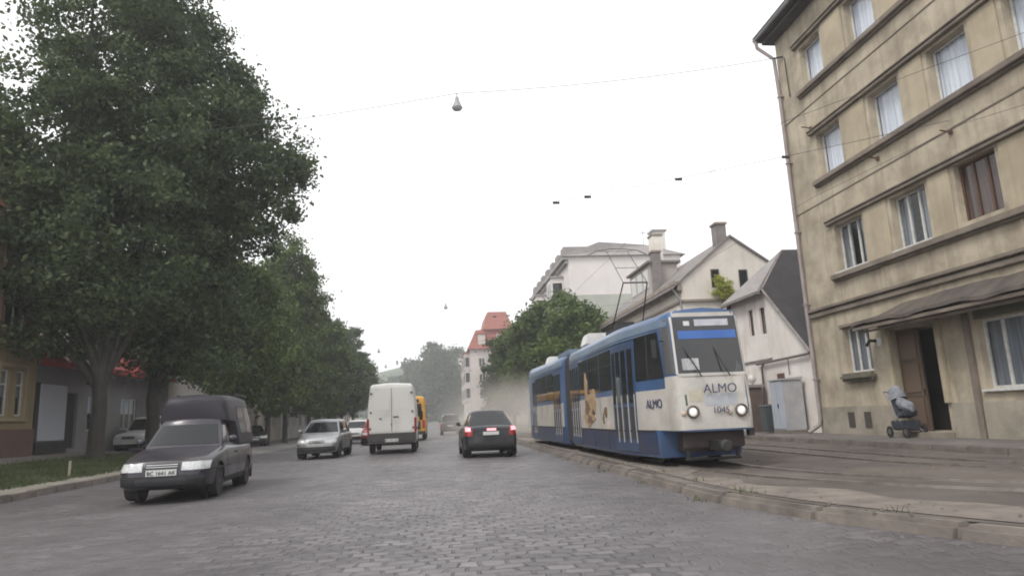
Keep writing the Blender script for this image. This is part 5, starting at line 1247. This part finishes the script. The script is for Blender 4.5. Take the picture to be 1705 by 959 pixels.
# ------------------------------------------------------------------ tram
def tram():
    t = root('tram', 'blue and cream articulated tram with round headlights running on the right', 'tram', (5.3, 21, .17))
    M_blue = mat('tram_blue', (.055, .115, .25), (.04, .09, .20), scale=1.2, rough=.35, coat=.3, dirt=(.10, .10, .11), dirt_amt=.45, dscale=1.0)
    M_deep = mat('tram_deep_blue', (.03, .045, .10), (.022, .035, .08), scale=1.2, rough=.4, dirt=(.09, .08, .075), dirt_amt=.6, dscale=1.2)
    M_roof = mat('tram_roof_blue', (.16, .22, .30), (.11, .16, .23), scale=1.0, rough=.45, dirt=(.2, .2, .2), dirt_amt=.5)
    M_cream = mat('tram_cream', (.54, .515, .475), (.46, .44, .405), scale=1.1, rough=.4, streak=.35, dirt=(.27, .24, .2), dirt_amt=.6, dscale=1.6, coat=.2)
    M_tg = mat('tram_glass', (.016, .018, .02), (.03, .03, .032), scale=.9, rough=.06, spec=.7)
    M_door = mat('tram_door_blue', (.035, .06, .12), (.05, .075, .135), scale=2, rough=.4)
    M_bel = mat('bellows_grey', (.035, .035, .038), rough=.9)
    xc = 5.3
    def lean(y, z): return .15*(z-1.9) if z > 1.9 else 0
    def ring(y, hw, x0=xc, nose=0.0, zr=3.2, zb=.33):
        z1 = max(.42, zb+.03); z2 = max(.85, zb+.06)
        half = [(0, zb), (hw*.95, zb), (hw*.99, z1), (hw, z2), (hw, 1.3), (hw, 1.9), (hw*.995, 2.45), (hw*.985, 2.9), (hw*.965, 3.04), (hw*.9, 3.13), (hw*.6, zr-.03), (0, zr)]
        r = [(x0+x, z) for x, z in half]+[(x0-x, z) for x, z in half[-2:0:-1]]
        return [(x, y+lean(y, z)*nose - (.06*nose if z < 1.9 and z > .5 else 0), z) for x, z in r]
    # front car
    st = [(12.50, .63, 1), (12.53, .69, 1), (12.62, .735, .97), (13.1, .80, .82), (13.3, .83, .75), (13.36, .84, .73), (13.7, .89, .6), (14.4, .99, .3), (15.0, 1.075, .08), (15.3, 1.1, 0), (17, 1.1, 0), (19, 1.1, 0), (20.9, 1.1, 0), (21.05, 1.02, 0)]
    B = MB().loft([ring(y, w, nose=n, zb=.84 if y < 13.35 else .33) for y, w, n in st]); bf = B.bvh(); fb = B.build('front_body', M_blue, t, smooth=36)
    # rear car
    xr = lambda y: xc - .02*(y-22)
    st = [(21.95, 1.02), (22.1, 1.1), (24, 1.1), (26, 1.1), (28.6, 1.1), (29.2, 1.09), (31.0, .86), (31.4, .76), (31.46, .66)]
    B2 = MB().loft([[(x, yy, zz+(.012*(y-21.5) if zz > 1.5 else 0)*(zz/3)) for x, yy, zz in ring(y, w, xr(y))] for y, w in st]); br_ = B2.bvh(); rb = B2.build('rear_body', M_blue, t, smooth=36)
    # bellows
    rr = []
    for k in range(13):
        y = 21.05+.9*k/12; w = .95+(.06 if k % 2 else 0); rr.append([(xc+(x-xc)*w*.98, yy, z*.97+.06) for x, yy, z in ring(y, 1.08)])
    MB().loft(rr).build('bellows', M_bel, t)
    SX = -3
    def side(bv, y0, y1, z0, z1, m, nm, off=.006, par=None, nu=4, nv=3, s=-1, th=.012, y0t=None, y1t=None):
        X_ = xc + s*5; a = y0 if y0t is None else y0t; b = y1 if y1t is None else y1t
        return decal(bv, [(X_, y0, z0), (X_, y1, z0), (X_, b, z1), (X_, a, z1)], (-s, 0, 0), off, nu, nv, th).build(nm, m, par or t, smooth=60)
    def frontd(x0, x1, z0, z1, m, nm, off=.008, par=None, nu=6, nv=3, x0t=None, x1t=None, th=.012):
        a = x0 if x0t is None else x0t; b = x1 if x1t is None else x1t
        return decal(bf, [(xc+x0, 10, z0), (xc+x1, 10, z0), (xc+b, 10, z1), (xc+a, 10, z1)], (0, 1, 0), off, nu, nv, th).build(nm, m, par or t, smooth=60)
    # roofs and skirts as bands
    for bv, y0, y1, nm in ((bf, 12.75, 20.95, 'roof_edge'), (br_, 22.05, 30.1, 'roof_edge')):
        for s in (-1, 1): side(bv, y0, y1, 2.86, 3.02, M_roof, nm, .01, s=s, nu=24, nv=2)
    decal(bf, [(xc-.95, 13.0, 6), (xc+.95, 13.0, 6), (xc+.95, 20.9, 6), (xc-.95, 20.9, 6)], (0, 0, -1), .01, 10, 20).build('roof_skin', M_roof, t, smooth=60)
    decal(br_, [(xc-1.0, 22.1, 6), (xc+.85, 22.1, 6), (xc+.8, 29.9, 6), (xc-.95, 29.9, 6)], (0, 0, -1), .01, 10, 20).build('roof_skin', M_roof, t, smooth=60)
    for s in (-1, 1):
        side(bf, 13.45, 20.95, .40, .83, M_deep, 'skirt', .008, s=s, nu=24)
        side(br_, 22.05, 29.9, .40, .83, M_deep, 'skirt', .008, s=s, nu=24)
        # cab side: window, cream panel
        w = side(bf, 12.96, 14.25, 1.88, 2.80, M_tg, 'cab_window', .01, s=s, nu=8, y0t=13.16)
        side(bf, 13.62, 13.68, 1.88, 2.8, M_black, 'window_post', .018, par=w, s=s, nu=1)
        side(bf, 12.52, 14.28, .87, 1.66, M_cream, 'cab_side_panel', .010, s=s, nu=12)
        # saloon panels and windows: front car
        side(bf, 15.78, 19.52, .87, 1.64, M_cream, 'side_panel', .010, s=s, nu=14)
        for a, b in ((15.8, 17.0), (17.08, 18.28), (18.36, 19.52)):
            w = side(bf, a, b, 1.78, 2.72, M_tg, 'window', .010, s=s)
            side(bf, a, b, 2.36, 2.39, M_black, 'window_bar', .016, par=w, s=s, nv=1)
        for a, b in ((22.2, 22.5), (23.95, 27.55)): side(br_, a, b, .87, 1.64, M_cream, 'side_panel', .010, s=s, nu=10)
        for a, b in ((23.95, 25.1), (25.2, 26.35), (26.45, 27.55)):
            w = side(br_, a, b, 1.78, 2.72, M_tg, 'window', .010, s=s)
        for bv, a, b in ((bf, 14.33, 15.7), (bf, 19.58, 20.88), (br_, 22.55, 23.88), (br_, 27.6, 28.5)):
            d = side(bv, a, b, .42, 2.74, M_door, 'door', .014, s=s, nu=4, nv=8)
            n = 4 if b-a > 1 else 3; wd = (b-a)/n
            for k in range(n):
                p0, p1 = a+k*wd+.05, a+(k+1)*wd-.05
                side(bv, p0, p1, 1.45, 2.6, M_tg, 'door_pane', .022, par=d, s=s, nu=1, nv=3)
                side(bv, a+k*wd+.015, a+k*wd+.045, .6, 1.62, M_cream, 'door_edge', .026, par=d, s=s, nu=1, nv=3)
                side(bv, p0+.02, p1-.02, .68, 1.36, M_bel, 'door_lower_panel', .020, par=d, s=s, nu=1, nv=2)
    for s in (-1, 1):   # panel joints, rubbing rail, drip rail
        for bv, y0, y1 in ((bf, 13.5, 20.9), (br_, 22.1, 28.9)):
            side(bv, y0, y1, .835, .865, M_bel, 'rubbing_rail', .022, s=s, nu=20, nv=1)
            side(bv, y0, y1, 2.80, 2.825, M_roof, 'drip_rail', .03, s=s, nu=20, nv=1)
        for y in (17.04, 18.32): side(bf, y-.008, y+.008, .88, 1.64, M_bel, 'panel_joint', .0125, s=s, nu=1)
        for y in (25.15, 26.4): side(br_, y-.008, y+.008, .88, 1.64, M_bel, 'panel_joint', .0125, s=s, nu=1)
        for y in (14.9, 16.4, 17.9, 19.4): side(bf, y-.006, y+.006, .42, .82, M_bel, 'skirt_joint', .012, s=s, nu=1)
    # rear end of the train
    decal(br_, [(xc-.6, 35, 1.9), (xc+.4, 35, 1.9), (xc+.4, 35, 2.8), (xc-.6, 35, 2.8)], (0, -1, 0), .01, 4, 3).build('rear_window', M_tg, t)
    # advert: tan dog-like blotches are kept abstract, on the panel side facing the road
    Mt1 = mat('tan_print', (.33, .22, .12), (.42, .3, .18), scale=6, rough=.5); Mt2 = mat('brown_print', (.14, .085, .05), (.2, .13, .08), scale=8, rough=.5)
    def blob(y, z, ry, rz, m, bv=bf, n=18, off=.026):
        q = MB(); X_ = xc-5; ring_ = []
        for k in range(n):
            a = 2*math.pi*k/n; f = 1+.16*math.sin(3*a+y*5)+.1*math.sin(5*a+z*7)
            p = Vector((X_, y+ry*f*math.cos(a), z+rz*f*math.sin(a))); h, nn, _, _ = bv.ray_cast(p, Vector((1, 0, 0)))
            if h is None: h = Vector((xc-1.1, p.y, p.z))
            nn = Vector((-1, 0, 0))
            ring_.append(h+nn*off)
        back = [p+Vector((.02, 0, 0)) for p in ring_]
        q.loft([back, ring_]); return q
    q = blob(18.35, 1.32, .62, .42, Mt1); q2 = blob(17.9, 1.55, .45, .3, Mt1); q.add(q2.v, q2.f); q3 = blob(18.6, 1.9, .16, .42, Mt1, off=.03); q.add(q3.v, q3.f); q.build('advert_print', Mt1, t)
    q = blob(18.5, 1.42, .28, .2, Mt2, off=.032); q2 = blob(18.25, 1.1, .3, .1, Mt2, off=.032); q.add(q2.v, q2.f); q3 = blob(16.5, 1.28, .14, .12, Mt2, off=.03); q.add(q3.v, q3.f); q4 = blob(16.75, 1.12, .07, .13, Mt2, off=.03); q.add(q4.v, q4.f); q.build('advert_print', Mt2, t)
    # front face
    frontd(-.66, .66, .87, 1.86, M_cream, 'front_panel', .012, nu=14, nv=6)
    ws = frontd(-.64, .64, 1.93, 3.0, M_tg, 'windscreen', .012, nu=14, nv=6, x0t=-.63, x1t=.63)
    frontd(-.56, .60, 2.58, 2.74, mat('bright_blue_visor', (.04, .12, .38), (.05, .14, .42), scale=2, rough=.4), 'blue_visor', .02, par=ws, nu=8)
    frontd(-.20, .48, 2.83, 2.96, mat('route_card', (.5, .5, .55), (.4, .4, .46), scale=9, rough=.5), 'destination_board', .02, par=ws)
    frontd(-.55, -.22, 1.98, 2.2, mat('white_paper', (.5, .5, .5), (.3, .3, .32), scale=14, rough=.7), 'window_card', .02, par=ws)
    frontd(-.42, -.3, 2.84, 2.93, mat('small_white_lamp', (.6, .6, .6), rough=.4), 'marker_lamp', .02, par=ws, nu=2)
    for s in (-1, 1): frontd(s*.645, s*.685, 1.9, 3.02, mat('pale_pillar', (.5, .48, .45), rough=.4), 'window_post', .02, x0t=s*.635, x1t=s*.67, nu=1, nv=6)
    frontd(-.62, .62, 3.02, 3.1, M_cream, 'roof_trim', .012, nu=10, nv=1)
    frontd(-.66, .66, 1.86, 1.915, M_cream, 'windscreen_ledge', .03, nu=10, nv=1)
    for s in (-1, 1):
        x = xc+s*.47; y = 12.42; z = 1.2
        h = MB().lathe([(.075, 0), (.115, 0), (.12, -.04), (.10, -.055), (.085, -.02), (.075, -.02)], (x, y, z), 'y', 24).build('headlight', mat('lamp_bezel', (.09, .06, .05), rough=.5), t, smooth=40)
        MB().lathe([(.01, -.045), (.05, -.04), (.082, -.02), (.085, 0)], (x, y, z), 'y', 20).build('lens', mat('lit_lens', (.8, .8, .78), rough=.15, emit=(1, .96, .88), emit_s=.3), h, smooth=60)
        MB().lathe([(.01, -.03), (.04, -.025), (.05, 0)], (x - s*-.0 + (-.17 if s < 0 else -.22), y+.01, z-.03), 'y', 14).build('indicator', mat('indicator_lens', (.5, .38, .28), rough=.2), t, smooth=60)
    frontd(-.585, -.55, 1.32, 1.52, mat('green_leaf_print', (.05, .09, .04), rough=.5), 'leaf_print', .02, nu=1)
    frontd(-.5, -.25, 1.38, 1.6, mat('tan_front_print', (.4, .36, .26), (.47, .43, .35), scale=8, rough=.5), 'front_print', .018, nu=3)
    frontd(-.2, .45, 1.3, 1.52, mat('bluish_front_print', (.32, .35, .40), (.42, .43, .45), scale=4, rough=.5), 'front_print', .018, nu=3)
    M_let = mat('dark_lettering', (.05, .06, .12), rough=.5)
    text('ALMO', .24, basis((1, 0, 0), (0, 0, 1), (xc+.1, 12.405, 1.61)), t, M_let, 'company_lettering')
    text('1045', .17, basis((1, 0, 0), (0, 0, 1), (xc+.08, 12.40, 1.21)), t, M_let, 'fleet_number')
    # side lettering follows the tapered cab side
    dx, dy = (.99-.70), (14.4-12.64); vx = Vector((dx, -dy, 0)).normalized()
    text('ALMO', .25, basis(vx, (0, 0, 1), (xc-.853-.03, 13.42, 1.38)), t, M_let, 'company_lettering')
    MB().lathe([(.02, 0), (.07, .0), (.06, .03)], (xc-.80, 13.1, 1.0), 'x', 12).build('side_lamp', M_black, t)
    for s in (-1, 1):
        q = MB(); q.tube([(xc+s*.28+.05, 12.42, 1.84), (xc+s*.28-.02, 12.44, 2.0), (xc+s*.3-.2, 12.6, 2.45)], .012, 6); q.build('wiper', M_black, t)
    for s in (-1, 1):   # wrapped corners of the nose
        for z0, z1, m, nm in ((.87, 1.88, M_cream, 'corner_panel'),):
            decal(bf, [(xc+s*.62, 12.3, z0), (xc+s*.86, 12.85, z0), (xc+s*.86, 12.85, z1), (xc+s*.62, 12.3, z1)], (-s*.8, .6, 0), .0145, 10, 6).build(nm, m, t, smooth=60)
        decal(bf, [(xc+s*.66, 12.4, 1.93), (xc+s*.80, 12.85, 1.93), (xc+s*.78, 13.05, 3.0), (xc+s*.64, 12.6, 3.0)], (-s*.8, .6, 0), .006, 6, 5).build('corner_post', mat('dark_grey_post', (.10, .10, .105), rough=.5), t, smooth=60)
    # coupler, bumper, underframe, bogies
    Ma = mat('apron_dark', (.04, .03, .032), (.06, .045, .042), scale=4, rough=.8)
    MB().box(xc-.6, xc+.6, 12.66, 12.74, .52, .85).build('lower_apron', Ma, t, bevel=.02)
    MB().box(xc-.5, xc+.5, 12.75, 13.4, .45, .83).build('underframe_box', Ma, t, bevel=.02)
    q = MB(); q.tube([(xc-.55, 12.8, .32), (xc+.55, 12.8, .32)], .03, 6); q.box(xc-.52, xc-.46, 12.78, 12.82, .3, .6); q.box(xc+.46, xc+.52, 12.78, 12.82, .3, .6); q.build('rail_guard', M_black, t)
    q = MB(); q.box(xc-.12, xc+.12, 12.2, 12.9, .48, .66); q.lathe([(.08, 0), (.12, .02), (.12, .1), (.08, .12)], (xc, 12.1, .57), 'y', 14); q.build('coupler', M_black, t, bevel=.01)
    MB().box(xc+.62, xc+.72, 12.48, 12.62, .72, .86).build('step', M_black, t)
    for y in (15.0, 21.5, 27.9):
        bg = MB().box(xc-.8, xc+.8, y-1.1, y+1.1, .3, .5).build('bogie', M_black, t, bevel=.03)
        for yy in (y-.9, y+.9):
            for s in (-1, 1): MB().lathe([(.1, -.05), (.32, -.06), (.34, 0), (.32, .06), (.1, .05)], (xc+s*.55, yy, .5), 'y' if 0 else 'x', 24).build('wheel', mat('wheel_steel', (.08, .07, .065), rough=.5, metal=.5), bg, smooth=40)
    for y0, y1 in ((16.8, 20.2), (23.5, 26.3)): MB().box(xc-.95, xc+.95, y0, y1, .3, .5).build('underframe_box', M_black, t, bevel=.03)
    # roof gear
    for y, w, l, m in ((19.6, .5, .9, P_white), (27.2, .45, .8, P_white)): MB().hexa([(xc-w-.3, y, 3.25), (xc+w, y, 3.25), (xc+w, y+l, 3.25), (xc-w-.3, y+l, 3.25), (xc-w-.2, y+.1, 3.6), (xc+w-.1, y+.1, 3.6), (xc+w-.1, y+l-.1, 3.6), (xc-w-.2, y+l-.1, 3.6)]).build('roof_box', m, t, bevel=.03)
    MB().box(xc-.6, xc+.6, 23.4, 25.6, 3.3, 3.5).build('resistor_box', M_roof, t, bevel=.03)
    base = MB(); base.box(xc-.55, xc-.5, 16.6, 18.2, 3.32, 3.4); base.box(xc+.5, xc+.55, 16.6, 18.2, 3.32, 3.4); base.box(xc-.55, xc+.55, 16.7, 16.76, 3.36, 3.42); base.box(xc-.55, xc+.55, 18.0, 18.1, 3.36, 3.42)
    for s in (-1, 1):
        for y in (16.8, 18.05): base.lathe([(.03, 0), (.06, .02), (.04, .06), (.06, .1), (.03, .12)], (xc+s*.5, y, 3.25), 'z', 10)
    base.box(xc-.3, xc+.1, 17.6, 18.3, 3.4, 3.62); pb = base.build('pantograph', M_black, t)
    q = MB()
    for s in (-1, 1):
        q.tube([(xc+s*.42, 18.0, 3.45), (xc+s*.32, 16.9, 4.55)], .018, 6)
        q.tube([(xc+s*.32, 16.9, 4.55), (xc+s*.3, 18.4, 5.75)], .010, 6)
    q.tube([(xc-.32, 16.9, 4.55), (xc+.32, 16.9, 4.55)], .02, 6); q.tube([(xc-.42, 18.0, 3.47), (xc+.42, 18.0, 3.47)], .04, 6); q.tube([(xc-.3, 17.6, 5.1), (xc+.3, 17.6, 5.1)], .008, 6)
    q.build('pantograph_arm', M_black, pb)
    q = MB(); q.tube([(xc-.85, 18.4, 5.66), (xc-.6, 18.4, 5.78), (xc-.2, 18.4, 5.83), (xc+.2, 18.4, 5.83), (xc+.6, 18.4, 5.78), (xc+.85, 18.4, 5.66)], .012, 6); q.tube([(xc-.5, 18.55, 5.8), (xc+.5, 18.55, 5.8)], .008, 6); q.build('collector_bow', M_wire, pb)
    q = MB(); q.tube([(xc-.72, 12.95, 2.6), (xc-1.0, 12.75, 2.55)], .012, 6); q.box(xc-1.06, xc-.98, 12.7, 12.74, 2.25, 2.6); q.build('mirror', M_black, t)
tram()
bpy.data.objects['tram'].location.x -= .12

# ------------------------------------------------------------------ overhead wires and lamps
def sag(a, b, s, n=14): 
    a, b = Vector(a), Vector(b); return [a.lerp(b, i/n)-Vector((0, 0, s*4*(i/n)*(1-i/n))) for i in range(n+1)]
def wire(label, pts, r=.009, name='overhead_wire'):
    return tag(MB().tube(pts, r, 5).build(name, M_wire, smooth=60), label, 'wire')
wire('lamp wire strung across the street from the beige house corner', sag((12.25, 21.2, 13.45), (.9, 22, 12.4), .18)[:-1] + sag((.9, 22, 12.4), (-10.5, 25.5, 12.3), .12), .011)
wire('contact wire over the track of the blue tram', [(5.3+ (tx(y)-5.3), y, 5.86) for y in range(-10, 170, 4)], .004)
wire('contact wire over the second track, nearer the houses', [(8.6+(tx(y)-5.3), y, 5.86) for y in range(-10, 170, 4)], .004)
hv = []
for k, (y, zr_) in enumerate(((14.2, 7.6), (40, 7.6), (62, 7.6), (90, 7.8))):
    wx = 12.5 if k != 1 else 12.4
    t = root('span_wire', ('span wire with dark insulators above the tram front', 'second span wire across the street, over the tram tail', 'third span wire across the street', 'furthest span wire across the street')[k], 'wire', (0, y, zr_))
    MB().tube(sag((wx, y, zr_+.25), (-12.0, y+(13 if k == 0 else 4), zr_+.4), .5), .007, 5).build('cable', M_wire, t, smooth=60)
    for x in (3.6, 4.45, 6.75, 9.2):
        zz = zr_+.25-.5*4*((wx-x)/(wx+12.3))*(1-(wx-x)/(wx+12.3))
        MB().lathe([(.02, -.1), (.05, -.08), (.03, -.03), (.05, 0), (.03, .04), (.05, .08), (.02, .1)], (x, y+(.53 if k == 0 else .16)*(12.5-x), zz), 'x', 8).build('insulator', M_black, t)
    for x in (5.3, 8.6):
        zz = zr_+.25-.5*4*((wx-x)/(wx+12.3))*(1-(wx-x)/(wx+12.3))
        yy = y+(.53 if k == 0 else .16)*(12.5-x); MB().tube([(x, yy, zz), (x, yy, 5.86)], .005, 5).build('dropper', M_wire, t)
def pendant(loc, label, s=1.0):
    x, y, z = loc; t = root('pendant_street_lamp', label, 'street lamp', (x, y, z-.3), 'pendant lamps over the road')
    Ml = mat('lamp_shade_grey', (.33, .34, .35), (.26, .27, .28), scale=6, rough=.5)
    MB().lathe([(.03, .22), (.06, .2), (.075, .08), (.1, .02), (.17, -.14), (.19, -.2), (.18, -.21), (.05, -.2)], (x, y, z), 'z', 20).build('shade', Ml, t, smooth=40)
    MB().lathe([(.02, .0), (.17, .0), (.15, -.05), (.08, -.08), (.01, -.09)], (x, y, z-.21), 'z', 18).build('lens', mat('milky_lens', (.5, .5, .5), rough=.3), t, smooth=60)
    MB().tube([(x, y, z+.2), (x, y, z+.36)], .015, 6).build('hook', M_black, t)
pendant((.9, 22.0, 12.05), 'cone shaped street lamp hanging high over the road, nearest and largest')
pendant((.88, 60, 11.25), 'small pendant lamp hanging over the road above the dark off-roader')
pendant((-1.55, 80, 9.8), 'tiny pendant lamp over the road end, left of the middle far tree')
pendant((-6.7, 80, 9.55), 'tiny pendant lamp at the edge of the left tree row')
pendant((-7.4, 100, 9.35), 'smallest, furthest pendant lamp beside the left tree row')
wire('wire carrying the second pendant lamp across the street', sag((12.2, 60, 12.6), (-10, 60, 12.6), .95), .012)
wire('wire carrying the two far pendant lamps', sag((12.4, 80, 11.3), (-12, 80, 10.6), 1.0), .012)
wire('furthest lamp wire across the street', sag((12.4, 100, 11.4), (-12, 100, 10.2), .8), .012)

# ------------------------------------------------------------------ air
def haze():
    m = bpy.data.materials.new('haze_air'); m.use_nodes = True; N = m.node_tree.nodes; L = m.node_tree.links; N.clear()
    o = N.new('ShaderNodeOutputMaterial'); v = N.new('ShaderNodeVolumePrincipled'); v.inputs['Color'].default_value = (.88, .9, .93, 1); v.inputs['Density'].default_value = HAZE
    v.inputs['Anisotropy'].default_value = .2
    L.new(v.outputs[0], o.inputs['Volume'])
    b = MB().box(-350, 350, -32, 690, -1.1, 60).build('haze', m); tag(b, 'pale haze filling the air of the whole street', 'haze', kind='stuff')
HAZE = .0012
haze()
def dust():
    m = bpy.data.materials.new('road_dust'); m.use_nodes = True; N = m.node_tree.nodes; L = m.node_tree.links; N.clear()
    o = N.new('ShaderNodeOutputMaterial'); v = N.new('ShaderNodeVolumePrincipled'); v.inputs['Color'].default_value = (.93, .88, .82, 1)
    L.new(v.outputs[0], o.inputs['Volume'])
    tc = N.new('ShaderNodeTexCoord'); ln = N.new('ShaderNodeVectorMath'); ln.operation = 'LENGTH'
    mp = N.new('ShaderNodeMapping'); mp.inputs['Scale'].default_value = (1/DU[0], 1/DU[1], 1/DU[2]); L.new(tc.outputs['Object'], mp.inputs['Vector']); L.new(mp.outputs[0], ln.inputs[0])
    f = N.new('ShaderNodeMapRange'); f.interpolation_type = 'SMOOTHSTEP'; f.inputs[1].default_value = .25; f.inputs[2].default_value = .98; f.inputs[3].default_value = 1; f.inputs[4].default_value = 0; L.new(ln.outputs['Value'], f.inputs[0])
    n = N.new('ShaderNodeTexNoise'); n.inputs['Scale'].default_value = .22; n.inputs['Detail'].default_value = 3; L.new(tc.outputs['Object'], n.inputs['Vector'])
    nr = N.new('ShaderNodeMapRange'); nr.inputs[1].default_value = .3; nr.inputs[2].default_value = .65; L.new(n.outputs[0], nr.inputs[0])
    mu = N.new('ShaderNodeMath'); mu.operation = 'MULTIPLY'; L.new(f.outputs[0], mu.inputs[0]); L.new(nr.outputs[0], mu.inputs[1])
    m2 = N.new('ShaderNodeMath'); m2.operation = 'MULTIPLY'; m2.inputs[1].default_value = .12; L.new(mu.outputs[0], m2.inputs[0]); L.new(m2.outputs[0], v.inputs['Density'])
    bm = bmesh.new(); bmesh.ops.create_icosphere(bm, subdivisions=3, radius=1, matrix=Matrix.Diagonal((DU[0], DU[1], DU[2], 1)))
    me = bpy.data.meshes.new('dust_cloud'); bm.to_mesh(me); bm.free(); me.materials.append(m)
    o_ = bpy.data.objects.new('dust_cloud', me); COL.objects.link(o_); o_.location = (6.0, 49, .8)
    tag(o_, 'beige cloud of road dust hanging behind the dark hatchback and the tram tail', 'dust', kind='stuff')
DU = (8, 17, 4.2)
dust()
